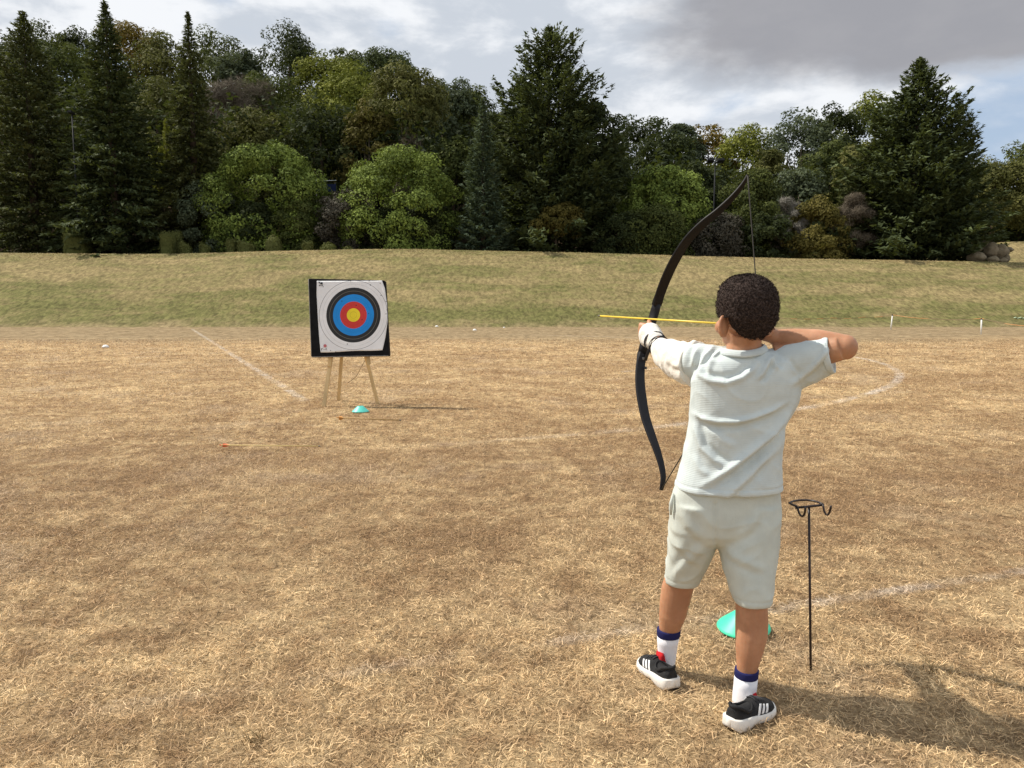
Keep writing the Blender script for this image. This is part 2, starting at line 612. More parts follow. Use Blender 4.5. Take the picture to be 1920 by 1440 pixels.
# ------------------------------------------------------------------ trees
PAL = {
    'conifer_dark': ((0.017, 0.025, 0.010), (0.125, 0.155, 0.065)),
    'conifer_olive': ((0.028, 0.033, 0.012), (0.150, 0.165, 0.066)),
    'conifer_blue': ((0.032, 0.055, 0.034), (0.15, 0.19, 0.115)),
    'conifer_yellow': ((0.06, 0.055, 0.014), (0.18, 0.15, 0.04)),
    'bush_bright': ((0.040, 0.066, 0.014), (0.31, 0.39, 0.085)),
    'broad_dark': ((0.013, 0.021, 0.009), (0.066, 0.080, 0.027)),
    'broad_mid': ((0.026, 0.038, 0.012), (0.130, 0.148, 0.040)),
    'broad_olive': ((0.055, 0.060, 0.018), (0.185, 0.18, 0.055)),
    'yellow_green': ((0.075, 0.095, 0.014), (0.27, 0.28, 0.05)),
    'grey_green': ((0.036, 0.050, 0.028), (0.135, 0.16, 0.090)),
    'autumn': ((0.10, 0.072, 0.016), (0.27, 0.185, 0.04)),
    'purple_grey': ((0.032, 0.030, 0.020), (0.125, 0.112, 0.085)),
    'bare': ((0.06, 0.048, 0.034), (0.20, 0.165, 0.12)),
    'bare_grey': ((0.13, 0.12, 0.10), (0.34, 0.32, 0.28)),
    'box_hedge': ((0.065, 0.075, 0.022), (0.19, 0.20, 0.062)),
}
LM = {n: leaf_mat('leaf_' + n, a, b_, 0.10 if n.startswith(('bare', 'purple')) else 0.20) for n, (a, b_) in PAL.items()}
m_bark = plain('bark', (0.085, 0.062, 0.045), 0.9, 0.1, 0.35, 6, 0.6, 14, stretch=(1, 1, 0.25))
m_bark_pale = plain('bark_pale', (0.21, 0.175, 0.13), 0.9, 0.1, 0.3, 6, 0.6, 14, stretch=(1, 1, 0.25))


def nrm(a):
    return a / np.maximum(np.linalg.norm(a, axis=1, keepdims=True), 1e-9)


def leaf_mesh(name, C, Nn, ln, wd, tone, axis=None):
    """rhombic leaf sprays at C with normals Nn (or long axis given)"""
    n = len(C)
    if axis is None:
        axis = rng.normal(size=(n, 3))
    Nn = nrm(Nn)
    U = nrm(axis - Nn * np.sum(axis * Nn, 1, keepdims=True))
    Vv = np.cross(Nn, U)
    ln = np.broadcast_to(ln, (n,))[:, None] / 2
    wd = np.broadcast_to(wd, (n,))[:, None] / 2
    V = np.stack([C - U * ln + Vv * wd, C - U * ln * 0.7 - Vv * wd, C + U * ln], 1).reshape(-1, 3)
    Fq = np.arange(3 * n).reshape(n, 3)
    return mesh_np(name, V, Fq, False, {'tone': np.repeat(np.clip(tone, 0, 1), 3)})


def trunk_mesh(name, h, r, limbs, lean=(0, 0), start=0.35):
    mb = MB()
    if limbs > 8:                      # several stems fanning out from the base
        for q in range(7):
            az = q * 0.9 + random.uniform(-.3, .3); sp = h * random.uniform(0.08, 0.2)
            e = Vector((math.cos(az) * sp, math.sin(az) * sp * 0.6, h * random.uniform(0.8, 1.0)))
            mb.tube([Vector((e.x * .1, e.y * .1, -0.6)), Vector((e.x * .35, e.y * .35, h * .4)), Vector((e.x * .8, e.y * .8, h * .7)), e], [r * .55, r * .42, r * .26, r * .08], 6)
    top = Vector((lean[0], lean[1], h))
    pts = [Vector((0, 0, -0.6)), Vector((0.02 * h * random.uniform(-1, 1), 0, h * 0.35)), top * 0.75, top]
    mb.tube(pts, [r * 1.25, r, r * 0.6, r * 0.15], 8)
    for _ in range(limbs):
        t = random.uniform(start, 0.8)
        az = random.uniform(0, 6.283)
        ln = h * random.uniform(0.12, 0.26)
        p0 = Vector((lean[0] * t, lean[1] * t, h * t))
        d = Vector((math.cos(az), math.sin(az), random.uniform(0.6, 1.6))).normalized()
        mb.tube([p0, p0 + d * ln * 0.5, p0 + d * ln + Vector((0, 0, ln * 0.15))], [r * 0.42, r * 0.28, r * 0.06], 6)
    return mb.mesh(name)


def broadleaf(base, h, rx, pal, label, cat='tree', name='broadleaf_tree', low=0.12, leaf=0.34, n=6500, puffs=34, trunk='dark',
              ry=None, group=None, narrow=False, squash=1.0, shell=0.92, tone0=0.0, limbs=5, puff_r=(0.17, 0.32), inner=0.60):
    puffs = int(puffs * 1.9)
    base = Vector(base)
    n = int(n * 2.1)
    ry = ry or rx * 0.9
    zc = h * (low + 1) / 2
    rz = h * (1 - low) / 2
    rad = np.array([rx, ry, rz])
    d = nrm(rng.normal(size=(puffs, 3)))
    d[:, 2] = np.where(d[:, 2] < -0.75, -d[:, 2], d[:, 2])
    rr = rng.uniform(inner, shell, puffs)[:, None]
    pc = d * rr * rad + np.array([0, 0, zc])
    pr = rng.uniform(*puff_r, puffs) * min(rx, rz * 1.25)
    ptone = rng.normal(0, 0.13, puffs)
    wgt = pr ** 2 / np.sum(pr ** 2)
    idx = rng.choice(puffs, n, p=wgt)
    dd = nrm(rng.normal(size=(n, 3)) + np.array([0, 0, 0.25]))
    rad_f = rng.uniform(0.55, 1.08, n) ** 0.7
    lump = np.array([1.0, 1.0, 0.8])
    C = pc[idx] + dd * (pr[idx] * rad_f)[:, None] * lump
    C[:, 2] = np.maximum(C[:, 2], 0.05)
    Nn = dd * 0.85 + (d[idx] * 0.45) + rng.normal(size=(n, 3)) * 0.55 + np.array([0, 0, 0.20])
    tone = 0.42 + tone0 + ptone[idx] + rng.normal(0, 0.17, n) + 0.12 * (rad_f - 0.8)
    sz = rng.uniform(0.6, 1.25, n) * leaf * 0.88
    root = empty(name, base, label, cat, group)
    wsc = 0.12 if pal.startswith('bare') else 0.62
    ax = (dd + np.array([0, 0, 0.5]) + rng.normal(size=(n, 3)) * 0.4) if pal.startswith('bare') else None
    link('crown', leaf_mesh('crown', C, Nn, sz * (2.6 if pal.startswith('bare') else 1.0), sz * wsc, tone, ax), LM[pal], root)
    if trunk:
        link('trunk', trunk_mesh('trunk', h * 0.74, max(0.07, min(0.020 * h, 0.11 * rx)), limbs), m_bark_pale if trunk == 'pale' else m_bark, root)
    return root


def conifer(base, h, r, pal, label, nbr=330, droop=0.35, upturn=0.25, prof=0.8, leaf=0.6, skirt=0.03, topsharp=1.0, dens=1.0,
            name='conifer_tree', rag=0.46, tipk=1.0, group=None, flare=0.0):
    base = Vector(base)
    Cs, Ns, As, Ls, Ts = [], [], [], [], []
    nbr = int(nbr * 1.25)
    for i in range(nbr):
        t = skirt + (1 - skirt) * ((i + rng.random()) / nbr) ** 0.92
        L = r * ((1 - t) ** prof) * (1 - 0.85 * math.exp(-(1 - t) * 9 * tipk)) * (1 - rag / 2 + rag * rng.random()) + 0.18 * (1 - t) + 0.10
        L *= 1 + 0.58 * noise.noise(Vector((math.cos(i * 2.4) * 1.1, math.sin(i * 2.4) * 1.1 + base.x, t * h * 0.42)))
        if rng.random() < 0.10:
            L *= 1.15
        az = i * 2.399963 + rng.normal(0, 0.25)
        k_ = max(6, int(L / (leaf * 0.78) * 9.5 * dens))
        s = np.sqrt(rng.random(k_)) * 0.95 + 0.05
        up_here = upturn * (0.5 + 1.2 * t)
        zz = t * h - droop * (1 - 0.7 * t) * L * s + up_here * L * s ** 2
        lat = rng.normal(0, 1, k_) * (0.20 * L * (1.05 - s) + 0.12 * leaf + 0.05)
        ca, sa = math.cos(az), math.sin(az)
        C = np.stack([ca * L * s - sa * lat, sa * L * s + ca * lat, zz + rng.normal(0, 0.10, k_) * leaf], 1)
        A = np.stack([np.full(k_, ca) - sa * np.sign(lat) * 0.5, np.full(k_, sa) + ca * np.sign(lat) * 0.5,
                      (-droop * (1 - 0.8 * t) + 2 * up_here * s) + rng.normal(0, 0.25, k_)], 1)
        Nn = np.stack([rng.normal(0, 0.5, k_) - 0.25 * ca * 0, rng.normal(0, 0.5, k_), np.full(k_, 0.9)], 1)
        Cs.append(C); Ns.append(Nn); As.append(A)
        Ls.append(leaf * 0.82 * rng.uniform(0.65, 1.25, k_) * (0.65 + 0.35 * (1 - t)))
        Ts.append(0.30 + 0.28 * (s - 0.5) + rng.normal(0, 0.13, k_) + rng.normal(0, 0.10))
    # leading shoot
    m = 26
    zt = h - rng.random(m) * 0.9
    C = np.stack([rng.normal(0, 0.07, m), rng.normal(0, 0.07, m), zt], 1)
    Cs.append(C); Ns.append(rng.normal(size=(m, 3))); As.append(np.stack([rng.normal(0, .5, m), rng.normal(0, .5, m), np.ones(m)], 1))
    Ls.append(np.full(m, leaf * 0.6)); Ts.append(np.full(m, 0.35))
    C = np.concatenate(Cs); C[:, 2] = np.maximum(C[:, 2], 0.05)
    Ln = np.concatenate(Ls)
    root = empty(name, base, label, 'tree', group)
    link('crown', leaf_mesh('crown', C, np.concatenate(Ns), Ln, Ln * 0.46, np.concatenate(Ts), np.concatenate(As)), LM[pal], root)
    link('trunk', MB().tube([(0, 0, -0.5), (0, 0, h * 0.5), (0, 0, h * 0.97)], [0.02 * h, 0.012 * h, 0.01], 8).mesh('trunk'), m_bark, root)
    return root


def spot(px, top, Y):
    """base on the ground and height for something whose top shows at (px, top) and stands Y metres away"""
    p = W(px, top, Y)
    z = zgs(p.x, Y)
    return Vector((p.x, Y, z)), p.z - z


# --- front row, left to right
b, h = spot(42, 22, 62)
conifer(b, h, 4.9, 'conifer_olive', 'tall dark conifer at the far left edge of the wood', nbr=430, droop=0.7, upturn=0.28, prof=0.50, tipk=0.6, rag=0.5)
b, h = spot(196, 4, 60)
conifer(b, h, 4.7, 'conifer_dark', 'tallest dark conifer on the left with a bare pointed tip', nbr=470, droop=0.7, upturn=0.26, prof=0.62, tipk=0.5, rag=0.5)
b, h = spot(352, 24, 62)
conifer(b, h, 3.5, 'conifer_olive', 'slim drooping conifer left of the long bright bush', nbr=400, droop=0.9, upturn=0.12, prof=0.70, tipk=0.5, rag=0.55)
b, h = spot(495, 262, 61)
broadleaf(b, h, 5.0, 'bush_bright', 'long rounded bush with bright green top right of the drooping conifer', 'bush', 'round_bush', low=-0.2, leaf=0.26, n=15000, puffs=70, ry=3.6, shell=0.92, puff_r=(0.13, 0.24), inner=0.78, trunk=None)
b, h = spot(385, 340, 60.5)
broadleaf(b, h, 2.6, 'grey_green', 'grey green shrub between slim conifer and long bright bush', 'bush', 'round_bush', low=-0.2, leaf=0.26, n=4500, puffs=30, trunk=None)
b, h = spot(300, 190, 63.6)
root = empty('sapling', b, 'light green sapling with upright shoots beside the slim conifer', 'tree')
Cs, As, mbs = [], [], MB()
mbs.tube([(0, 0, -0.4), (0.1, 0, h * 0.45)], [0.10, 0.06], 6)
for q in range(9):
    e = np.array([rng.uniform(-1.5, 1.3), rng.uniform(-0.9, 0.9), h * rng.uniform(0.66, 1.0)])
    s0 = np.array([e[0] * 0.25, e[1] * 0.25, h * rng.uniform(0.36, 0.46)])
    mbs.tube([tuple(s0), tuple((s0 + e) / 2 + np.array([0, 0, 0.1])), tuple(e)], [0.05, 0.03, 0.008], 5)
    tt = rng.random(230) ** 0.8
    Cs.append(s0 + (e - s0) * tt[:, None] + rng.normal(0, 1, (230, 3)) * (0.26 * (1.1 - tt * 0.8))[:, None])
    As.append(rng.normal(size=(230, 3)) + (e - s0) * 0.25)
C = np.concatenate(Cs)
link('crown', leaf_mesh('crown', C, rng.normal(size=C.shape) + np.array([-0.3, 0, 0.7]), 0.30, 0.16, rng.normal(0.72, 0.2, len(C)), np.concatenate(As)), LM['yellow_green'], root)
link('trunk', mbs.mesh('trunk'), m_bark, root)
b, h = spot(645, 352, 59)
broadleaf(b, h, 2.3, 'purple_grey', 'low purplish grey shrub in the gap between two round bushes', 'bush', 'shrub', low=-0.1, leaf=0.22, n=5200, puffs=34, trunk=None)
b, h = spot(746, 274, 60)
broadleaf(b, h, 4.75, 'bush_bright', 'big ball shaped bright green bush behind the target', 'bush', 'round_bush', low=-0.35, leaf=0.25, n=17000, puffs=80, ry=4.0, shell=0.92, puff_r=(0.13, 0.24), inner=0.78, trunk=None, tone0=0.04)
for px_, top_, hw_, pal_, lab_ in ((470, 375, 2.2, 'broad_dark', 'dark leafy shrub at the foot of the long bright bush, left half'),
                                   (560, 350, 2.1, 'broad_mid', 'dull green shrub at the foot of the long bright bush, right half'),
                                   (715, 385, 2.0, 'broad_dark', 'dark leafy shrub at the left foot of the ball shaped bush'),
                                   (805, 380, 2.2, 'broad_dark', 'dark leafy shrub at the right foot of the ball shaped bush')):
    b, h = spot(px_, top_, 59.6)
    broadleaf(b, h, hw_, pal_, lab_, 'bush', 'shrub', low=-0.25, leaf=0.24, n=4200, puffs=34, trunk=None)
b, h = spot(905, 186, 57.8)
conifer(b, h, 1.75, 'conifer_blue', 'narrow blue green conifer spire left of the great cedar', nbr=330, droop=0.2, upturn=0.5, prof=0.85, leaf=0.42)
b, h = spot(1030, 52, 62)
conifer(b, h, 5.6, 'conifer_dark', 'great dark cedar with open feathery top in the middle of the wood', nbr=460, droop=0.15, upturn=0.5, prof=0.50, leaf=0.66, rag=0.42, dens=1.05)
b, h = spot(985, 150, 64)
broadleaf(b, h, 3.4, 'conifer_olive', 'bushy olive evergreen growing against the left of the great cedar', 'tree', 'evergreen_tree', low=0.05, leaf=0.36, n=7000, puffs=44)
b, h = spot(1110, 165, 63.5)
broadleaf(b, h, 3.1, 'broad_dark', 'dark bushy evergreen growing against the right of the great cedar', 'tree', 'evergreen_tree', low=0.05, leaf=0.36, n=7000, puffs=44)
b, h = spot(1042, 380, 58)
broadleaf(b, h, 2.2, 'conifer_yellow', 'small spreading olive yew with bare stems under the great cedar', 'tree', 'yew_tree', low=0.32, leaf=0.26, n=3300, puffs=26)
b, h = spot(1250, 314, 62)
broadleaf(b, h, 4.0, 'bush_bright', 'bright green laurel clump right of the great cedar', 'bush', 'laurel_bush', low=-0.1, leaf=0.28, n=11000, puffs=60, ry=3.2, trunk=None, puff_r=(0.13, 0.25), inner=0.72)
b, h = spot(1225, 385, 59)
broadleaf(b, h, 3.2, 'broad_mid', 'dull green shrub below the bright laurel clump', 'bush', 'shrub', low=-0.2, leaf=0.25, n=6500, puffs=40, trunk=None)
b, h = spot(1165, 400, 58.5)
broadleaf(b, h, 2.3, 'broad_dark', 'dark shrub with drooping sprays at the right foot of the cedar', 'bush', 'shrub', low=-0.2, leaf=0.26, n=4200, puffs=30, trunk=None)
b, h = spot(1350, 400, 58.5)
broadleaf(b, h, 2.3, 'purple_grey', 'brownish grey shrub behind the upper bow limb', 'bush', 'shrub', low=-0.2, leaf=0.22, n=4500, puffs=32, trunk=None)
b, h = spot(1415, 318, 61)
broadleaf(b, h, 2.9, 'broad_mid', 'mid green bush behind the bow tip', 'bush', 'round_bush', low=-0.1, leaf=0.28, n=7500, puffs=44, trunk=None)
b, h = spot(1440, 400, 58.2)
broadleaf(b, h, 2.2, 'broad_dark', 'dark green shrub behind the bow string', 'bush', 'shrub', low=-0.2, leaf=0.24, n=4500, puffs=30, trunk=None)
b, h = spot(1482, 362, 59)
broadleaf(b, h, 1.5, 'bare_grey', 'pale leafless grey shrub right of the bow string', 'bush', 'bare_shrub', low=0.05, leaf=0.26, n=3000, puffs=18, trunk=None)
b, h = spot(1535, 372, 58.6)
broadleaf(b, h, 2.6, 'conifer_yellow', 'yellowing bush below the pale willow', 'bush', 'shrub', low=-0.2, leaf=0.26, n=6500, puffs=40, trunk=None, tone0=0.05)
b, h = spot(1605, 360, 58.8)
broadleaf(b, h, 1.8, 'bare', 'brown leafless shrub between yellowing bush and right conifer', 'bush', 'bare_shrub', low=0.0, leaf=0.26, n=3400, puffs=20, trunk=None)
b, h = spot(1726, 110, 60)
conifer(b, h, 5.2, 'conifer_dark', 'huge ragged dark conifer on the right above the boulders', nbr=480, droop=0.2, upturn=0.42, prof=0.62, leaf=0.7, rag=0.5, dens=1.0)
b, h = spot(1800, 190, 61.5)
conifer(b, h, 2.9, 'conifer_dark', 'shorter dark conifer leaning on the right side of the huge conifer', nbr=240, droop=0.2, upturn=0.45, prof=0.55, leaf=0.6, rag=0.5)
b, h = spot(1640, 262, 62)
conifer(b, h, 3.0, 'conifer_olive', 'olive conifer growing on the left side of the huge conifer', nbr=280, droop=0.3, upturn=0.35, prof=0.55, leaf=0.55, rag=0.4)
b, h = spot(1868, 300, 78)
broadleaf(b, h, 4.6, 'broad_olive', 'olive green tree behind the boulder pile', low=0.05, leaf=0.34, n=7500, puffs=44)
b, h = spot(1925, 258, 82)
broadleaf(b, h, 5.0, 'broad_mid', 'green leafy tree at the right edge of the wood', low=0.08, leaf=0.36, n=7500, puffs=44, tone0=0.1)
b, h = spot(1990, 330, 80)
broadleaf(b, h, 5.5, 'broad_mid', 'low round tree beyond the far right edge', low=0.0, leaf=0.36, n=6000, puffs=40)

# --- wooded hillside behind: (px, top, half width m, distance, palette, low, label)
HILL = [
    (-40, 60, 7, 92, 'broad_dark', .1, 'dark tree at the extreme left of the skyline'),
    (85, 42, 6, 96, 'broad_mid', .1, 'round crown on the skyline between two left conifers'),
    (135, 45, 5, 104, 'broad_dark', .1, 'dark round crown just left of the tallest conifer'),
    (248, 36, 6, 104, 'autumn', .1, 'brownish crown on the skyline right of the tallest conifer'),
    (300, 62, 5.5, 98, 'broad_olive', .1, 'olive crown on the skyline left of the drooping conifer tip'),
    (255, 150, 5.0, 78, 'broad_dark', .05, 'dark tree in the hollow right of the tallest conifer'),
    (290, 145, 4.0, 74, 'broad_olive', .05, 'dull olive tree low behind the light green sapling'),
    (405, 62, 6.0, 100, 'broad_mid', .1, 'leafy skyline crown right of the drooping conifer tip'),
    (448, 84, 3.6, 94, 'grey_green', .1, 'thin skyline tree with sky showing through its crown'),
    (450, 140, 4.4, 82, 'bare', .25, 'reddish brown leafless tree on the left hillside'),
    (540, 50, 6.2, 100, 'broad_dark', .08, 'dark domed tree standing proud of the left skyline'),
    (500, 130, 5.2, 86, 'broad_mid', .05, 'mid green tree below the dark domed tree'),
    (470, 195, 4.8, 72, 'broad_olive', .02, 'dull olive tree directly behind the long bright bush'),
    (610, 92, 5.5, 96, 'yellow_green', .08, 'yellowish green tree right of the dark domed tree'),
    (655, 118, 5.0, 84, 'yellow_green', .08, 'yellow green tree halfway down the hill above the dark hollow'),
    (600, 185, 5.4, 74, 'broad_dark', .02, 'very dark tree filling the hollow between two bright bushes'),
    (655, 88, 4.4, 108, 'broad_mid', .1, 'pale green crown on the skyline left of the flat topped cedar'),
    (718, 94, 5.6, 104, 'conifer_dark', .45, 'flat topped dark cedar on the skyline'),
    (690, 180, 3.2, 72, 'conifer_yellow', .05, 'rusty olive tree left of the pale stemmed trees'),
    (762, 125, 4.3, 74, 'broad_olive', .52, 'tall tree with several pale bare stems on the hillside'),
    (830, 145, 4.6, 86, 'grey_green', .3, 'thin crowned tree right of the pale stemmed tree'),
    (880, 165, 4.4, 88, 'broad_mid', .12, 'green tree where the skyline dips before the great cedar'),
    (850, 255, 3.4, 70, 'broad_mid', .05, 'small tree between ball bush and blue green spire'),
    (770, 240, 2.6, 69, 'bare', .05, 'tangled leafless shrub behind the top of the ball bush'),
    (930, 215, 4.0, 90, 'broad_dark', .1, 'dark tree behind the blue green spire'),
    (1195, 212, 4.8, 88, 'broad_dark', .05, 'dark round tree right of the great cedar on the skyline'),
    (1245, 240, 4.2, 82, 'broad_dark', .05, 'dark green tree above the bright laurel clump'),
    (1282, 218, 3.0, 92, 'grey_green', .25, 'thin feathery tree on the skyline left of the autumn tree'),
    (1330, 222, 3.8, 94, 'autumn', .1, 'orange tinted autumn tree on the right skyline'),
    (1395, 232, 5.6, 88, 'yellow_green', .05, 'broad bright yellow green tree on the right skyline'),
    (1445, 262, 2.8, 76, 'broad_olive', .02, 'drooping olive tree right of the bright yellow green tree'),
    (1505, 202, 4.6, 84, 'grey_green', .05, 'blue grey green tree with a rounded crown left of the yellow dome'),
    (1500, 310, 3.2, 66, 'grey_green', .0, 'low grey green tree behind the pale leafless shrub'),
    (1570, 195, 3.8, 86, 'broad_dark', .3, 'dark thin tree with pale stems left of the yellow dome'),
    (1645, 165, 5.6, 92, 'yellow_green', .08, 'yellow green domed tree left of the huge right conifer'),
    (1615, 262, 3.2, 68, 'broad_olive', .0, 'weeping pale olive willow left of the huge right conifer'),
    (1560, 260, 3.4, 72, 'broad_mid', .2, 'mid green tree with bare stems beside the willow'),
    (1310, 300, 3.6, 72, 'broad_dark', .0, 'dark tree behind the floodlight pole'),
    (1780, 300, 4.0, 84, 'broad_dark', .05, 'dark tree behind the right flank of the huge conifer'),
]
for px, top, hw, Y, pal, low, lab in HILL:
    b, h = spot(px, top, Y)
    pale = ('stem' in lab) or pal == 'grey_green'
    nleaf = int(min(7500, 2800 + 36 * hw * h))
    broadleaf(b, h, hw, pal, lab, low=low, leaf=0.27 + 0.0013 * Y, n=nleaf, puffs=int(26 + hw * 4), trunk='pale' if pale else 'dark',
              limbs=9 if pale else 5, shell=0.93, puff_r=(0.15, 0.30))

# filler: the undergrowth and crowns of the wood that read as one mass
SKX = [-300, 0, 200, 400, 600, 800, 900, 1000, 1150, 1250, 1400, 1500, 1700, 1850, 2000, 2300]
SKY_ = [70, 70, 70, 95, 125, 165, 200, 240, 250, 255, 280, 260, 240, 310, 330, 330]
Cs, Ns, Ts = [], [], []
for _ in range(520):
    Y = rng.uniform(68, 125)
    px = rng.uniform(-350, 2250)
    p = W(px, 400, Y)
    zb = zgs(p.x, Y)
    ztop = W(px, np.interp(px, SKX, SKY_) + rng.uniform(15, 70), Y).z
    hgt = min(ztop - zb, rng.uniform(9, 15))
    if hgt < 2.5 or (p.x > 36 and Y < 80):
        continue
    m = 260
    d = nrm(rng.normal(size=(m, 3)))
    r = np.array([2.8, 2.4, hgt * 0.5])
    Cs.append(d * r * rng.uniform(0.6, 1.0, (m, 1)) + np.array([p.x, Y, zb + hgt * 0.5]))
    Ns.append(d + rng.normal(size=(m, 3)) * 0.6)
    Ts.append(np.full(m, rng.uniform(0.1, 0.5)) + rng.normal(0, 0.12, m))
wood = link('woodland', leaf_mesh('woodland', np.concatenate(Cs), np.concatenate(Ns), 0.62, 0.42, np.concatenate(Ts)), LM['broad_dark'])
tag(wood, 'dense dark woodland filling the hillside behind the separate trees', 'woodland', kind='stuff')

# --- clipped box bushes in the shade at the foot of the trees
CLIP = [  # px, bottom, top, width px, Y, shape, label
    (148, 470, 434, 42, 57.5, 'slant', 'broad slant topped clipped bush in deep shade under the tallest conifer'),
    (316, 471, 438, 24, 57.0, 'box', 'tall square clipped bush right of the tallest conifer'),
    (333, 471, 436, 16, 58.5, 'box', 'square clipped bush tucked behind another in the deepest shade'),
    (349, 471, 453, 14, 56.6, 'slant', 'small upright clipped bush with a slanting top'),
    (385, 470, 455, 15, 56.8, 'slant', 'smallest slanting clipped bush in the shade'),
    (434, 471, 450, 14, 56.8, 'box', 'narrow clipped bush left of the wedge shaped one'),
    (463, 470, 450, 28, 56.8, 'slant', 'wedge shaped clipped bush left of the domed one'),
    (513, 470, 443, 28, 56.6, 'dome', 'tall dome topped clipped bush the brightest of its row'),
    (578, 470, 455, 16, 56.6, 'box', 'small blocky clipped bush right of the tall domed one'),
    (616, 470, 457, 27, 56.4, 'dome', 'low wide rounded clipped bush below the purplish shrub'),
    (653, 469, 464, 16, 56.2, 'dome', 'low clipped mound at the right end of the row'),
]
for px, pb, pt, wpx, Y, shp, lab in CLIP:
    p = W(px, pb, Y)
    z0 = zgs(p.x, Y)
    ztop = W(px, pt, Y).z
    hh = max(0.35, ztop - z0)
    hw = wpx * Y / F / 2
    # skeleton body: clipped surface with leaf-scale roughness
    mb = MB()
    rings = []
    lv = 12
    for i in range(lv + 1):
        t = i / lv
        if shp == 'dome':
            s = math.sqrt(max(0.02, 1 - max(0, (t - 0.35) / 0.65) ** 2.4))
        else:
            s = 1.0 if t < 0.93 else 0.86
        ring = []
        for q in range(28):
            a = 2 * math.pi * q / 28
            ex = 0.45 if shp != 'dome' else 0.8
            cx_, sy_ = math.cos(a), math.sin(a)
            x = hw * s * math.copysign(abs(cx_) ** ex, cx_)
            y = hw * 0.9 * s * math.copysign(abs(sy_) ** ex, sy_)
            top = hh * (1 - (0.28 * (x / hw * 0.5 + 0.5) if shp == 'slant' else 0))
            j = noise.noise(Vector((x * 4 + px, y * 4, t * hh * 4))) * 0.06
            ring.append((x * (1 + j), y * (1 + j), t * top))
        rings.append(ring)
    mb.ring_loft(rings)
    me = mb.mesh('foliage')
    co = getco(me); no = getno(me)
    m = 900
    pick = rng.integers(0, len(co), m)
    C = co[pick] + rng.normal(0, 0.05, (m, 3)) + no[pick] * 0.02
    root = empty('clipped_bush', (p.x, Y, z0), lab, 'bush', 'clipped bushes under the left trees')
    root_me = leaf_mesh('foliage', C, no[pick] + rng.normal(0, .45, (m, 3)), 0.13, 0.09, rng.normal(.5, .2, m))
    link('foliage', root_me, LM['box_hedge'], root)
    me.name = 'body'
    a = me.attributes.new('tone', 'FLOAT', 'POINT')
    a.data.foreach_set('value', rng.uniform(0.2, 0.6, len(me.vertices)).astype(np.float32))
    link('body', me, LM['box_hedge'], root)

# --- boulders piled at the right end of the bank
m_stone, k, out = mat_new('boulder_stone')
co = k.n('ShaderNodeTexCoord').outputs['Object']
n1 = k.noise(co, 1.6, 6, 0.6, 0.4); n2 = k.noise(co, 9, 5, 0.7)
c = k.mix(k.ss(n1, 0.35, 0.65), (0.135, 0.108, 0.066), (0.25, 0.205, 0.140))
c = k.mix(k.m('MULTIPLY', k.ss(n2, 0.5, 0.7), 0.5), c, (0.13, 0.13, 0.06))
b = principled(k, out, c, 0.9, 0.15)
bp = k.n('ShaderNodeBump'); bp.inputs['Strength'].default_value = 0.5; bp.inputs['Distance'].default_value = 0.05
k.put(bp.inputs['Height'], n2); k.t.links.new(bp.outputs[0], b.inputs['Normal'])
BLD = [  # px, py centre, half w px, half h px, Y, label
    (1832, 483, 16, 9.5, 56.2, 'mossy squat boulder at the left front of the pile'),
    (1860, 471, 13, 14, 57.0, 'tall rounded boulder in the centre of the pile'),
    (1877, 472, 12.5, 13, 56.8, 'tall pale upright boulder at the right of the pile'),
    (1862, 487, 10.5, 6.2, 55.8, 'greenish low boulder at the front centre of the pile'),
    (1881, 489, 7.5, 5, 55.7, 'small round boulder at the front right of the pile'),
    (1889, 484, 4.5, 6.5, 56.4, 'smallest boulder at the far right of the pile'),
    (1831, 468, 10.5, 6, 57.6, 'flat pale slab boulder on top at the left'),
    (1842, 458, 9, 6, 58.2, 'angular boulder at the top back of the pile'),
    (1892, 468, 7, 4.2, 58.0, 'low slab behind the tall pale boulder'),
    (1853, 461, 7, 5.0, 58.6, 'small boulder wedged behind the rounded one'),
]
for bi, (px, py, hw, hh, Y, lab) in enumerate(BLD):
    c = W(px, py, Y)
    a, hz = hw * Y / F, hh * Y / F
    mb = MB()
    mb.ellipsoid((0, 0, 0), ((a, 0, 0), (0, a * 0.85, 0), (0, 0, hz)), 26, 16)
    me = mb.mesh('boulder')
    co = getco(me)
    for i in range(len(co)):
        q = Vector(co[i]); d = Vector((q.x / a, q.y / (a * .85), q.z / hz))
        m = max(abs(d.x), abs(d.y), abs(d.z))
        sq = (d / m).length ** -0.0
        f = 1 + 0.22 * (d.length / max(m, 1e-3) - 1) * -1 + 0.17 * noise.noise(d * 1.4 + Vector((bi * 7.3, 0, 0))) + 0.05 * noise.noise(d * 4 + Vector((bi, 3, 0)))
        f *= 1.12
        co[i] = (q.x * f, q.y * f, q.z * f)
    setco(me, co)
    o = link('boulder', me, m_stone)
    o.location = c
    tag(o, lab, 'boulder', 'boulders piled at the end of the bank')

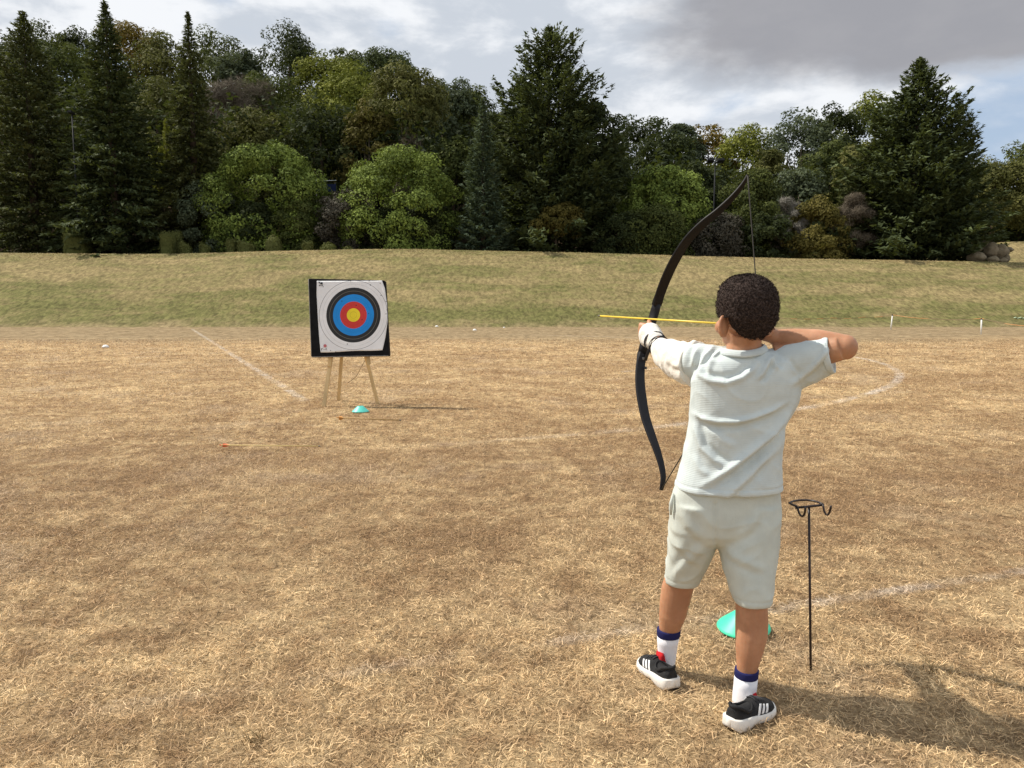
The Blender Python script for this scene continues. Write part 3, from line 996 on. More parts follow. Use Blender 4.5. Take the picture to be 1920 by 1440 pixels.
# --- floodlight and lamp pole among the trees
m_grey = plain('galvanised_steel', (0.028, 0.030, 0.032), 0.7, 0.15, 0.15, 8, metallic=0.3)
m_lens = plain('lamp_glass', (0.45, 0.48, 0.5), 0.2, 0.5)
def floodlight(px, top, foot, Y, label, heads):
    p = W(px, top, Y)
    z0 = zgs(p.x, Y)
    r = empty('floodlight_pole', (p.x, Y, z0), label, 'floodlight')
    h = p.z - z0
    MB().tube([(0, 0, 0), (0, 0, h)], [0.08, 0.05], 8).build('pole', m_grey, r)
    if heads:
        MB().tube([(-0.45, 0, h - 0.05), (0.45, 0, h - 0.05)], 0.04, 6).build('crossbar', m_grey, r)
        for sx in (-0.42, 0.42):
            MB().box((sx, -0.12, h + 0.06), ((0.26, 0, 0), (0, 0.2, -0.08), (0, 0.03, 0.09))).build('lamp_head', m_grey, r, False)
    else:
        MB().box((0, -0.1, h), ((0.14, 0, 0), (0, 0.25, -0.05), (0, 0, 0.07))).build('lamp_head', m_grey, r, False)
floodlight(1341, 303, 345, 64.5, 'twin headed floodlight on a thin pole among the right trees', True)
floodlight(135, 212, 260, 58.5, 'thin lamp pole between the two leftmost conifers', False)

m_blue = plain('blue_sheet', (0.005, 0.012, 0.05), 0.7, 0.2)
p = W(611, 352, 66); z0 = zgs(p.x, 66)
r = empty('blue_panel', (p.x, 66, z0), 'dark blue panel in the gap between the two bright round bushes', 'panel')
hh = p.z - z0
MB().box((0, 0, hh), ((0.85, 0, 0), (0, 0.04, 0), (0, 0, 0.30))).build('sheet', m_blue, r, False)
for sx in (-0.8, 0.8):
    MB().tube([(sx, 0.06, 0), (sx, 0.06, hh + 0.45)], 0.04, 6).build('post', m_grey, r)
MB().tube([(-0.9, 0.06, hh + 0.62), (0.1, 0.05, hh + 0.58), (0.9, 0.06, hh + 0.62)], 0.022, 5).build('top_wire', m_lens, r)

# ------------------------------------------------------------------ field furniture
m_white = plain('white_paint', (0.78, 0.77, 0.74), 0.5, 0.4, 0.06, 20)
m_black = plain('black_rubber', (0.014, 0.013, 0.014), 0.6, 0.3, 0.2, 30)
m_rope, k, out = mat_new('striped_rope')
gx_ = k.sep(k.n('ShaderNodeTexCoord').outputs['Object'])[0]
principled(k, out, k.mix(k.ss(k.m('SINE', k.m('MULTIPLY', gx_, 9.0)), -0.2, 0.2), (0.20, 0.14, 0.09), (0.50, 0.24, 0.10)), 0.8, 0.1)

def post(px0, py0, px1, py1, label):
    base = G(px1, py1)
    top = W(px0, py0, base.y)
    r = empty('white_post', base, label, 'post', 'white posts of the rope barrier')
    rel = top - base
    MB().tube([(0, 0, -0.05), rel * 0.96], 0.028, 10).build('post_shaft', m_white, r)
    MB().tube([rel * 0.93, rel * 1.02], 0.034, 10).build('cap', m_black, r)
    return top
t1 = post(1673.5, 590, 1670, 618, 'leaning white post with black cap near the foot of the bank')
t2 = post(1840.5, 597, 1839.5, 627, 'upright white post with black cap at the right of the field')
pts = []
left_end = G(1380, 602)
left_end.z = 0.03
wp = [left_end, W(1470, 591, 37.5), W(1560, 596, 38), W(1620, 594.5, 38), t1, ]
wp[1].z = 0.55; 
b_ = (t1 + t2) / 2; b_.z -= 0.10
wp += [b_, t2, W(1930, 600, 27.5)]
wp[-1].z = 0.45
org = wp[0].copy()
fin = []
for a, c in zip(wp[:-1], wp[1:]):
    for q in range(6):
        fin.append(a.lerp(c, q / 6) + Vector((0, 0, -0.05 * math.sin(math.pi * q / 6))))
fin.append(wp[-1])
o = MB(org).tube(fin, 0.011, 6).build('barrier_rope', m_rope)
tag(o, 'thin orange and brown rope strung between the white posts', 'rope')
m_tape = plain('green_white_tape', (0.42, 0.55, 0.38), 0.6, 0.3, 0.35, 9)
tp = [W(1898 + i * 3.2, 579 + 2.0 * math.sin(i * 1.7) + 0.25 * i, 43.6) for i in range(9)]
tp = [Vector((q.x, 43.4, zgs(q.x, 43.4) + 0.05 + 0.04 * math.sin(i * 2.1))) for i, q in enumerate(tp)]
o = MB(tp[0]).tube(tp, (0.05, 0.02), 6).build('marker_tape', m_tape)
tag(o, 'crumpled green and white tape lying low on the bank', 'tape')

MARK = [(511, 608, 'white marker disc at the foot of the bank left of the target'),
        (355, 605.5, 'tiny white marker near the far end of the chalk line'),
        (890, 620, 'white marker disc nearest the field right of the target'),
        (819, 613, 'white marker disc just right of the target board'),
        (945, 615, 'tiny white marker well right of the target'),
        (1649, 606.5, 'white marker just left of the leaning post'),
        (1681, 607, 'white marker just right of the leaning post'),
        (198, 652, 'white marker alone on the left of the field')]
mk_me = None
for px, py, lab in MARK:
    p = G(px, py)
    if mk_me is None:
        mb = MB()
        rings = [[(rr_ * math.cos(2 * math.pi * q / 18), rr_ * math.sin(2 * math.pi * q / 18), zz) for q in range(18)]
                 for rr_, zz in ((0.098, 0.0), (0.098, 0.006), (0.062, 0.04), (0.032, 0.052), (0.026, 0.05))]
        mb.ring_loft(rings)
        mk_me = mb.mesh('marker_disc')
    o = link('marker_disc', mk_me, m_white)
    o.location = p + Vector((0, 0, 0.015))
    sc = 1.0 if 'tiny' not in lab else 0.6
    o.scale = (sc, sc, sc * 1.3)
    tag(o, lab, 'marker', 'white markers along the far side of the field')

# --- target stand and boss
m_wood = plain('pine_wood', (0.62, 0.45, 0.23), 0.6, 0.3, 0.2, 10, 0.3, 40, stretch=(1, 1, 0.15))
m_foam = plain('black_foam', (0.010, 0.010, 0.011), 0.85, 0.12, 0.3, 14, 0.4, 60)
m_foam_edge = plain('pale_foam_edge', (0.22, 0.21, 0.20), 0.9, 0.1, 0.3, 20)
YB, YT = 9.28, 9.42
SK = 0.03      # front plane of the boss, bottom and top (it leans back)
TL, TR = W(578, 522, YT + SK), W(721.5, 525.5, YT - SK)
BL, BR = W(583.5, 669.5, YB + SK), W(729.5, 667, YB - SK)
nface = (TR - TL).cross(BL - TL).normalized()
if nface.y > 0: nface = -nface
ctr = (TL + TR + BL + BR) / 4
boss = empty('target_boss', (BL + BR) / 2, 'square black foam archery boss with paper target face on wooden easel', 'archery target')
def bosspt(u, v, d=0.0):
    return TL.lerp(TR, u).lerp(BL.lerp(BR, u), v) + nface * d
rings = []
def rounded(d, ins):
    pts = []
    for (cu, cv, a0) in ((0, 0, math.pi), (1, 0, 1.5 * math.pi), (1, 1, 0), (0, 1, 0.5 * math.pi)):
        for q in range(4):
            a = a0 + q / 3 * math.pi / 2
            rr_ = 0.016
            u_ = (rr_ if cu == 0 else 1 - rr_) + (rr_ - ins) * math.cos(a)
            v_ = (rr_ if cv == 0 else 1 - rr_) + (rr_ - ins) * math.sin(a)
            pts.append(bosspt(u_, v_, d) - boss.location)
    return pts
mb = MB()
mb.ring_loft([rounded(0.0, 0.008), rounded(-0.008, 0.0), rounded(-0.085, 0.0), rounded(-0.09, 0.006)])
mb.build('foam_board', m_foam, boss, False)
# pale rim on the left and lower edges
mb = MB()
for (a, c) in (((0.002, 0.01), (0.002, 0.99)), ((0.01, 0.998), (0.99, 0.998))):
    A, B = bosspt(*a, -0.004) - boss.location, bosspt(*c, -0.004) - boss.location
    mb.tube([A.lerp(B, q / 8) for q in range(9)], 0.0052, 6)
e = mb.build('pale_edge', m_foam_edge, boss)

# paper face, slightly curled
CTR = (663, 590.8)
def faceplane(px, py, d):
    """point on the boss plane shown at (px, py), lifted by d"""
    o_ = Vector((0, 0, H)); r_ = W(px, py, 1.0) - o_
    t = (TL - o_).dot(nface) / r_.dot(nface)
    return o_ + r_ * t + nface * d
cen3 = faceplane(*CTR, 0)
Lft = [(595, 527), (594.5, 550), (596, 580), (598, 615), (600, 640), (602, 661)]
Rgt = [(717, 526.5), (722.5, 541), (726.5, 570), (727.5, 600), (723, 632), (717.5, 656.5)]
def along(pl, t):
    s = t * (len(pl) - 1); i = min(int(s), len(pl) - 2); f = s - i
    return (pl[i][0] + (pl[i + 1][0] - pl[i][0]) * f, pl[i][1] + (pl[i + 1][1] - pl[i][1]) * f)
nU, nV = 40, 40
V = []; UVr = []
for j in range(nV + 1):
    for i in range(nU + 1):
        a, c = along(Lft, j / nV), along(Rgt, j / nV)
        u = i / nU
        px, py = a[0] + (c[0] - a[0]) * u, a[1] + (c[1] - a[1]) * u
        if j == nV: py += 0.5 * math.sin(u * 9)
        lift = 0.006 + 0.004 * noise.noise(Vector((u * 2.2, j / nV * 2.2, 3)))
        edge = max(0, u - 0.86) / 0.14
        lift += 0.020 * edge ** 2 * (0.5 + 0.5 * math.sin(j / nV * 5 + 0.5))
        lift += 0.012 * max(0, (0.06 - u) / 0.06) ** 2
        V.append(faceplane(px, py, lift) - boss.location)
Fq = [(j * (nU + 1) + i, j * (nU + 1) + i + 1, (j + 1) * (nU + 1) + i + 1, (j + 1) * (nU + 1) + i) for j in range(nV) for i in range(nU)]
m_face, k, out = mat_new('printed_target_face')
po = k.n('ShaderNodeTexCoord').outputs['Object']
cl_ = cen3 - boss.location
rad = k.v('DISTANCE', po, tuple(cl_))
rel = k.v('SUBTRACT', po, tuple(cl_))
S = 9.35 / F * 1.006
c = (0.86, 0.86, 0.87)
def ring(c, r_px, newc, soft=0.25):
    return k.mix(k.ss(rad, (r_px - soft) * S, (r_px + soft) * S, 1.0, 0.0), c, newc)
def circ(c, r_px, wd, newc, amt):
    d = k.m('ABSOLUTE', k.m('SUBTRACT', rad, r_px * S))
    return k.mix(k.m('MULTIPLY', k.ss(d, wd * S * 0.5, wd * S, 1.0, 0.0), amt), c, newc)
c = circ(c, 64.3, 0.5, (0.10, 0.10, 0.11), 0.8)
c = circ(c, 57.8, 0.4, (0.30, 0.30, 0.31), 0.35)
c = ring(c, 51.2, (0.022, 0.022, 0.022))
c = circ(c, 44.8, 0.4, (0.35, 0.32, 0.26), 0.6)
c = ring(c, 38.6, (0.010, 0.26, 0.74))
c = circ(c, 32, 0.35, (0.01, 0.1, 0.35), 0.35)
c = ring(c, 25.2, (0.62, 0.045, 0.035))
c = circ(c, 19, 0.35, (0.3, 0.02, 0.02), 0.35)
c = ring(c, 12.6, (0.88, 0.70, 0.03))
c = circ(c, 6.3, 0.35, (0.3, 0.22, 0.02), 0.5)
# arrow holes: small dark punctures, and soft creases in the paper
vo = k.n('ShaderNodeTexVoronoi', feature='F1')
k.put(vo.inputs['Vector'], po); vo.inputs['Scale'].default_value = 15.0
hole = k.ss(vo.outputs['Distance'], 0.09, 0.14, 1.0, 0.0)
keep = k.ss(k.noise(po, 6.0, 2), 0.44, 0.48)
c = k.mix(k.m('MULTIPLY', hole, k.m('MULTIPLY', keep, 0.8)), c, (0.02, 0.02, 0.02))
smud = k.ss(k.noise(po, 5.0, 5, 0.6), 0.35, 0.7, 0.90, 1.0)
c = k.mix(1.0, c, k.comb(smud, smud, smud), 'MULTIPLY')
b = principled(k, out, c, 0.55, 0.3)
bp = k.n('ShaderNodeBump'); bp.inputs['Strength'].default_value = 0.5; bp.inputs['Distance'].default_value = 0.02
k.put(bp.inputs['Height'], k.noise(po, 5.0, 4, 0.55)); k.t.links.new(bp.outputs[0], b.inputs['Normal'])
me = mesh_np('target_face', np.array([tuple(v) for v in V]), np.array(Fq), True)
face = link('target_face', me, m_face, boss)
sol = face.modifiers.new('thick', 'SOLIDIFY'); sol.thickness = 0.0012; sol.offset = -1
# printed marks in the corners
m_ink = plain('black_ink', (0.02, 0.02, 0.02), 0.6, 0.2)
m_pink = plain('pink_ink', (0.55, 0.16, 0.17), 0.6, 0.2)
mb = MB()
for (x0, y0, x1, y1) in ((598, 529.5, 601, 531), (602, 529.6, 605.6, 533.5), (600.2, 531.6, 601.6, 533.2), (598.6, 535.2, 601, 536.6),
                         (602, 534.8, 603.4, 536.4), (604.4, 534.4, 606, 536.2)):
    q = [faceplane(a, c, 0.017) - boss.location for a, c in ((x0, y0), (x1, y0), (x1, y1), (x0, y1))]
    mb.ring_loft([[p_ - nface * 0.001 for p_ in q], q])
mb.build('printed_mark', m_ink, face, False)
mb = MB()
for (x0, y0, x1, y1) in ((603.2, 653.4, 604.0, 657.2), (604, 653.4, 606.0, 654.2), (611.6, 653.2, 612.8, 654.6), (607, 655.4, 614, 655.8)):
    q = [faceplane(a, c, 0.017) - boss.location for a, c in ((x0, y0), (x1, y0), (x1, y1), (x0, y1))]
    mb.ring_loft([[p_ - nface * 0.001 for p_ in q], q])
mb.build('printed_mark', m_ink, face, False)
mb = MB()
q = [faceplane(610.2 + 3.0 * math.cos(a), 648.6 + 3.0 * math.sin(a), 0.017) - boss.location for a in np.linspace(0, 2 * math.pi, 20, endpoint=False)]
mb.ring_loft([[p_ - nface * 0.001 for p_ in q], q])
mb.build('emblem', m_pink, face, False)
for px, py in ((658, 527.5), (693, 527), (713.5, 531.5), (630.5, 660)):
    q = faceplane(px, py, 0.02) - boss.location
    MB().ellipsoid(q, ((0.005, 0, 0), (0, 0.008, 0), (0, 0, 0.005)), 8, 6).build('pin', m_black, boss)

stand = empty('target_stand', G(655, 760), 'light wooden three legged easel holding up the black target boss', 'easel')
so_ = stand.location
def leg(foot, top, w_=0.020, name='leg'):
    d = (top - foot).normalized()
    a = d.cross(Vector((0, 1, 0))).normalized(); b2 = d.cross(a)
    r0 = [foot + (a * s1 + b2 * s2) * w_ - so_ for s1, s2 in ((-1, -1), (1, -1), (1, 1), (-1, 1))]
    r1 = [top + (a * s1 + b2 * s2) * w_ - so_ for s1, s2 in ((-1, -1), (1, -1), (1, 1), (-1, 1))]
    mb = MB(); mb.ring_loft([r0, r1]); mb.build(name, m_wood, stand, False)
fl, fr, fb = G(606.5, 762.5), G(709.5, 757), G(634.5, 751)
for f_ in (fl, fr, fb): f_.z = -0.03
leg(fl, W(621, 668, 9.42), 0.021)
leg(fr, W(686, 668, 9.42), 0.019)
leg(fb, W(642.5, 640, 9.62), 0.019)
leg(W(617.8, 687, 9.36), W(619.5, 664, 9.36), 0.020, 'support_peg')
leg(W(692, 684, 9.36), W(689.5, 664, 9.36), 0.020, 'support_peg')
# the legs run on behind the boss to the apex
ap = W(652, 540, 9.70)
for nm, a in (('leg_top', W(621, 668, 9.42)), ('leg_top', W(686, 668, 9.42)), ('leg_top', W(642.5, 640, 9.62))):
    leg(a + Vector((0, 0.08, 0)), ap + Vector((0, 0.04, 0)), 0.018, 'upper_rail')
m_cord = plain('thin_cord', (0.20, 0.14, 0.08), 0.9, 0.1)
MB().tube([W(684, 676, 9.45) - so_, W(668, 706, 9.55) - so_, W(652, 718, 9.62) - so_], 0.0035, 5).build('cord', m_cord, stand)

# --- disc cones
m_mint = plain('mint_plastic', (0.05, 0.60, 0.36), 0.45, 0.4, 0.06, 25)
def disc_cone(loc, r, h, label, mat, tilt=(0, 0)):
    root = empty('disc_cone', loc, label, 'cone', 'mint green disc cones')
    prof_ = [(r, 0.0), (r * 0.99, 0.004), (r * 0.93, 0.010), (r * 0.62, h * 0.58), (r * 0.36, h * 0.93), (r * 0.30, h), (r * 0.26, h * 0.97), (r * 0.34, h * 0.86), (r * 0.9, 0.006), (r * 0.97, 0.0)]
    mb = MB()
    mb.ring_loft([[(a * math.cos(2 * math.pi * q / 36), a * math.sin(2 * math.pi * q / 36), z) for q in range(36)] for a, z in prof_], closed=True)
    mb.build('cone_shell', mat, root)
    root.rotation_euler = (R(tilt[0]), R(tilt[1]), 0)
    return root
m_mint2 = plain('pale_mint_plastic', (0.11, 0.60, 0.50), 0.45, 0.4, 0.06, 25)
disc_cone(G(676, 773.5) + Vector((0, 0, 0.012)), 0.098, 0.065, 'mint disc cone on the grass in front of the target easel', m_mint2)
disc_cone(G(1394, 1184) + Vector((0, 0, 0.018)), 0.100, 0.062, 'mint disc cone behind the boy\'s right calf', m_mint, (4, -3))

# --- arrows
m_yel = plain('yellow_fibreglass', (0.78, 0.56, 0.06), 0.35, 0.4, 0.08, 30)
m_ash = plain('pale_shaft', (0.62, 0.47, 0.20), 0.5, 0.3, 0.15, 20)
m_tan = plain('dull_tan_shaft', (0.36, 0.23, 0.09), 0.5, 0.3, 0.15, 20)
m_fl_red = plain('red_fletching', (0.62, 0.09, 0.03), 0.6, 0.2)
m_fl_or = plain('orange_fletching', (0.50, 0.22, 0.05), 0.6, 0.2)
m_steel = plain('dark_steel', (0.10, 0.10, 0.10), 0.35, 0.5, metallic=0.7)
def arrow(nock, tip, mat, flm, label, r=0.0032, fl_h=0.013, cat='arrow'):
    nock, tip = Vector(nock), Vector(tip)
    root = empty('arrow', nock, label, cat)
    d = (tip - nock); L = d.length; d.normalize()
    a = d.cross(Vector((0, 0, 1))).normalized(); b2 = a.cross(d)
    MB().tube([d * 0.012, d * (L - 0.02)], r, 10).build('shaft', mat, root)
    MB().tube([d * (L - 0.022), d * (L - 0.012), d * L], [r * 1.1, r * 1.1, 0.0006], 10).build('point', m_steel, root)
    MB().tube([Vector((0, 0, 0)), d * 0.016], [r * 0.8, r * 1.1], 8).build('nock', flm, root)
    for q in range(3):
        ang = q * 2 * math.pi / 3 + 0.4
        e = a * math.cos(ang) + b2 * math.sin(ang)
        s_ = d.cross(e).normalized() * 0.0006
        prof_ = [d * 0.022 + e * r * 0.8, d * 0.025 + e * (r + fl_h), d * 0.05 + e * (r + fl_h * 0.9), d * 0.085 + e * r * 0.8]
        mb = MB(); mb.ring_loft([[p_ - s_ for p_ in prof_], [p_ + s_ for p_ in prof_]]); mb.build('fletching', flm, root, False)
    return root
g0, g1 = G(412, 834.5, 0.045), G(602, 836.5, 0.038)
arrow(g0, g1, m_ash, m_fl_red, 'pale arrow with red fletching lying on the grass, nearer of two', 0.0048, 0.012)
g0, g1 = G(631, 783, 0.05), G(753, 788, 0.042)
arrow(g0, g1, m_tan, m_fl_or, 'tan arrow with orange fletching lying in front of the mint cone', 0.006, 0.018)

# --- ground quiver / bow stand
stand2 = empty('bow_stand', G(1520, 1259), 'thin black metal bow stand with hoop and two hooks stuck in the grass', 'stand')
o2 = stand2.location
YS = o2.y
m_iron = plain('black_painted_iron', (0.018, 0.010, 0.010), 0.4, 0.4, 0.2, 40)
def wp2(px, py, Y): return W(px, py, Y) - o2
MB().tube([wp2(1520.3, 1272, YS), wp2(1519, 1150, YS), wp2(1516.8, 951, YS)], 0.0042, 10).build('pole', m_iron, stand2)
MB().tube([wp2(1491.5, 952.3, YS - .004), wp2(1543, 946.8, YS - .004)], 0.0042, 8).build('crossbar', m_iron, stand2)
hoop = [(1543, 945.5, YS), (1536, 942.3, YS + .03), (1526, 939.2, YS + .055), (1512, 937.6, YS + .07), (1497, 938, YS + .066), (1486, 940.2, YS + .048), (1480, 943.2, YS + .02), (1485, 946, YS + .005), (1495, 950.0, YS)]
MB().tube([wp2(*q) for q in hoop], 0.0036, 8).build('hoop', m_iron, stand2)
def hook(pl):
    MB().tube([wp2(a, b_, YS - 0.006 - 0.004 * i) for i, (a, b_) in enumerate(pl)], 0.0036, 8).build('hook', m_iron, stand2)
hook([(1495.5, 950), (1496.5, 956), (1498, 961.5), (1501, 966.5), (1504, 968.2), (1507, 966.5), (1509, 961.5), (1509.8, 956), (1510.2, 951.5)])
hook([(1543.5, 945.5), (1544, 952), (1545.3, 958.5), (1548, 963.8), (1551, 965.6), (1554, 963.5), (1556, 958.5), (1557.2, 953), (1558, 948.8)])

# --- dead weeds in the turf
m_weed = plain('dry_weed', (0.27, 0.20, 0.105), 0.8, 0.1, 0.3, 40)
for px, py, n_, hgt, lab in ((478, 1392, 26, 0.038, 'dark dry weed tuft at the lower left of the field'),
                             (795, 1425, 22, 0.034, 'dark dry weed tuft at the bottom edge of the field'),
                             (1748, 1262, 14, 0.06, 'upright greenish dry weed right of the bow stand'),
                             (1785, 1268, 9, 0.05, 'thin dead weed right of the greenish weed'),
                             (1865, 1284, 10, 0.045, 'dark twiggy weed at the edge of the boy\'s shadow')):
    p = G(px, py)
    mb = MB()
    for _ in range(n_):
        a = random.uniform(0, 6.28); e = random.uniform(0.5, 1.4); l = hgt * random.uniform(0.5, 1.3)
        s = Vector((random.gauss(0, 0.018), random.gauss(0, 0.014), 0))
        d = Vector((math.cos(a) * math.cos(e), math.sin(a) * math.cos(e), math.sin(e)))
        mb.tube([s, s + d * l * 0.6, s + d * l + Vector((d.x, d.y, -0.2)) * l * 0.25], [0.0014, 0.0011, 0.0004], 4)
    o = mb.build('weed_tuft', m_weed); o.location = p
    tag(o, lab, 'weed')

# ------------------------------------------------------------------ the archer
# skin
m_skin, k, out = mat_new('skin')
co = k.n('ShaderNodeTexCoord').outputs['Object']
c = k.mix(k.ss(k.noise(co, 14, 4, 0.6), 0.3, 0.7), (0.37, 0.180, 0.098), (0.50, 0.260, 0.150))
b = principled(k, out, c, 0.5, 0.35)
b.inputs['Subsurface Weight'].default_value = 0.25
b.inputs['Subsurface Radius'].default_value = (1.0, 0.35, 0.18)
b.inputs['Subsurface Scale'].default_value = 0.008
bp = k.n('ShaderNodeBump'); bp.inputs['Strength'].default_value = 0.15; bp.inputs['Distance'].default_value = 0.001
k.put(bp.inputs['Height'], k.noise(co, 300, 3)); k.t.links.new(bp.outputs[0], b.inputs['Normal'])


def cloth(name, c, rib=None, fuzz=0.0, bump=0.35, nscale=220):
    m, k, out = mat_new(name)
    co = k.n('ShaderNodeTexCoord').outputs['Object']
    n = k.noise(co, 18, 5, 0.6)
    col = k.mix(k.ss(n, 0.3, 0.7), tuple(x * 0.94 for x in c), tuple(min(1, x * 1.05) for x in c))
    b = principled(k, out, col, 0.9, 0.12)
    b.inputs['Sheen Weight'].default_value = fuzz
    hgt = k.noise(co, nscale, 3, 0.7)
    if rib:
        z = k.sep(co)[2]
        zz = k.m('ADD', z, k.m('MULTIPLY', k.noise(co, 9, 2), 0.01))
        wv = k.m('SINE', k.m('MULTIPLY', zz, 2 * math.pi / rib))
        hgt = k.m('ADD', k.m('MULTIPLY', wv, 0.5), k.m('MULTIPLY', hgt, 0.5))
    bp = k.n('ShaderNodeBump'); bp.inputs['Strength'].default_value = bump; bp.inputs['Distance'].default_value = 0.002
    k.put(bp.inputs['Height'], hgt); k.t.links.new(bp.outputs[0], b.inputs['Normal'])
    return m


m_tee = cloth('pale_blue_ribbed_cotton', (0.55, 0.61, 0.61), rib=0.0052, bump=0.16)
m_shorts = cloth('pale_sage_jersey', (0.525, 0.56, 0.515), rib=None, bump=0.3)
m_fleece = cloth('cream_fleece', (0.74, 0.71, 0.64), fuzz=0.3, bump=0.8, nscale=120)
m_sock = cloth('white_sock_knit', (0.76, 0.76, 0.80), rib=0.004, bump=0.10)
m_navy = cloth('navy_knit', (0.018, 0.02, 0.085), bump=0.2)
m_red = cloth('red_knit', (0.42, 0.018, 0.022), bump=0.2)
m_strap = plain('black_webbing', (0.022, 0.022, 0.026), 0.6, 0.3, 0.2, 60)
m_shoe = plain('black_mesh_upper', (0.017, 0.017, 0.018), 0.75, 0.25, 0.25, 60, 0.6, 400)
m_sole = plain('white_foam_sole', (0.68, 0.65, 0.60), 0.6, 0.3, 0.12, 18)
m_outsole = plain('dark_outsole', (0.035, 0.018, 0.014), 0.7, 0.2)
m_stripe = plain('white_stripe', (0.74, 0.74, 0.74), 0.5, 0.3, 0.04)

ORG = Vector((0.66, 2.36, 0.0))
boy = empty('person', ORG, 'boy seen from behind in pale blue tee and shorts drawing a black bow', 'person')


def section(mb_rings, py, L_, R_, Y, dep, n=28, ex=1.0, back=0.0):
    """horizontal oval section whose sides show at L_ and R_ px"""
    a, b_ = W(L_, py, Y), W(R_, py, Y)
    c = (a + b_) / 2
    hw = (b_.x - a.x) / 2
    ring = []
    for q in range(n):
        t = 2 * math.pi * q / n
        cx_, sy_ = math.cos(t), math.sin(t)
        ring.append(Vector((c.x + hw * math.copysign(abs(cx_) ** ex, cx_), Y + dep * math.copysign(abs(sy_) ** ex, sy_) + back, c.z)))
    mb_rings.append(ring)


def loft_px(mb, secs, n=28, ex=0.9):
    rings = []
    for s in secs:
        section(rings, *s, n=n, ex=ex)
    mb.ring_loft(rings)


# key points
N_ = W(1424, 611, 2.36)                       # nock at the right cheek
GRIP = W(1217, 606, 2.83)
TIP = W(1120, 592, 3.118)
ad = (TIP - N_).normalized()
HC = W(1397, 580, 2.31)                       # head centre
fh = Vector((-0.40, 0.915, -0.03)).normalized()
lh = Vector((-fh.y, fh.x, 0)).normalized()    # to his left
uh = lh.cross(fh) * -1
if uh.z < 0: uh = -uh

S_L, E_L, Wr_L = W(1322, 676, 2.37), W(1262, 668, 2.58), W(1222, 632, 2.765)
S_R, E_R, Wr_R = W(1478, 672, 2.34), W(1583, 655, 2.265), W(1452, 632, 2.372)

mb = MB(ORG)
# head
mb.ellipsoid(HC + uh * 0.006 - fh * 0.004, (lh * 0.074, fh * 0.090, uh * 0.088), 28, 18)
mb.ellipsoid(HC + fh * 0.030 - uh * 0.048, (lh * 0.058, fh * 0.060, uh * 0.062), 24, 16)       # face
mb.ellipsoid(HC + fh * 0.048 - uh * 0.088, (lh * 0.036, fh * 0.036, uh * 0.026), 20, 12)       # chin and jaw
mb.ellipsoid(HC + fh * 0.086 - uh * 0.018, (lh * 0.030, fh * 0.012, uh * 0.012), 14, 10)       # brow
mb.ellipsoid(HC + fh * 0.096 - uh * 0.047, (lh * 0.012, fh * 0.016, uh * 0.012), 14, 10)       # nose tip
mb.tube([HC + fh * 0.086 - uh * 0.018, HC + fh * 0.098 - uh * 0.044], [0.008, 0.010], 10)
mb.ellipsoid(HC + fh * 0.085 - uh * 0.070, (lh * 0.019, fh * 0.010, uh * 0.005), 14, 8)        # upper lip
mb.ellipsoid(HC + fh * 0.083 - uh * 0.079, (lh * 0.016, fh * 0.010, uh * 0.006), 14, 8)        # lower lip
for sg in (1, -1):                                                                            # cheeks, ears
    mb.ellipsoid(HC + lh * sg * 0.036 + fh * 0.058 - uh * 0.052, (lh * 0.024, fh * 0.024, uh * 0.024), 14, 10)
    ec = HC + lh * sg * 0.0790 - uh * 0.051 - fh * 0.002
    out_ = (lh * sg * 0.90 - fh * 0.28).normalized()
    n_e = out_.cross(uh).normalized()
    pts = []
    for q in range(11):                        # ear rim as a curled tube
        a = R(100) - q / 10 * R(330)
        pts.append(ec + out_ * (0.018 * math.cos(a) + 0.004) + uh * 0.031 * math.sin(a) * (1.0 if math.sin(a) > 0 else 0.95))
    mb.tube(pts, 0.0056, 8)
    mb.ellipsoid(ec - fh * 0.0, (out_ * 0.021, n_e * 0.0075, uh * 0.031), 16, 10)
    mb.ellipsoid(ec - uh * 0.024 - out_ * 0.002, (out_ * 0.008, n_e * 0.005, uh * 0.008), 12, 8)
# neck and trunk
nb = W(1393, 664, 2.33)
mb.tube([nb + Vector((0, 0.01, -0.07)), nb + Vector((0, 0, -0.01)), W(1396, 640, 2.325), HC - uh * 0.06 + fh * 0.0], [0.066, 0.054, 0.050, 0.052], 22)
loft_px(mb, [(985, 1282, 1432, 2.365, 0.07), (940, 1280, 1445, 2.36, 0.085), (860, 1300, 1445, 2.36, 0.078), (780, 1308, 1462, 2.355, 0.08),
             (720, 1312, 1480, 2.35, 0.08), (690, 1320, 1478, 2.35, 0.07), (672, 1345, 1450, 2.345, 0.055)], 24)
# left arm, extended
mb.tube([S_L + Vector((0.04, -0.01, -0.01)), S_L, S_L.lerp(E_L, 0.5), E_L, E_L.lerp(Wr_L, 0.35), Wr_L], [0.044, 0.044, 0.038, 0.033, 0.033, 0.024], 18)
# right arm, drawn back
mb.tube([S_R + Vector((-0.04, 0.01, -0.005)), S_R, S_R.lerp(E_R, 0.55), E_R + Vector((-0.01, 0.0, 0.004)), ], [0.046, 0.045, 0.041, 0.037], 18)
mb.ellipsoid(E_R + Vector((0.004, 0.004, 0.006)), ((0.036, 0, 0), (0, 0.036, 0), (0, 0, 0.038)), 16, 12)
mb.tube([E_R + Vector((0.002, 0.006, 0.008)), E_R.lerp(Wr_R, 0.35) + Vector((0, 0.016, 0.008)), E_R.lerp(Wr_R, 0.7) + Vector((0, 0.012, 0.005)), Wr_R, Wr_R.lerp(N_, 0.45)], [0.036, 0.039, 0.032, 0.025, 0.023], 18)
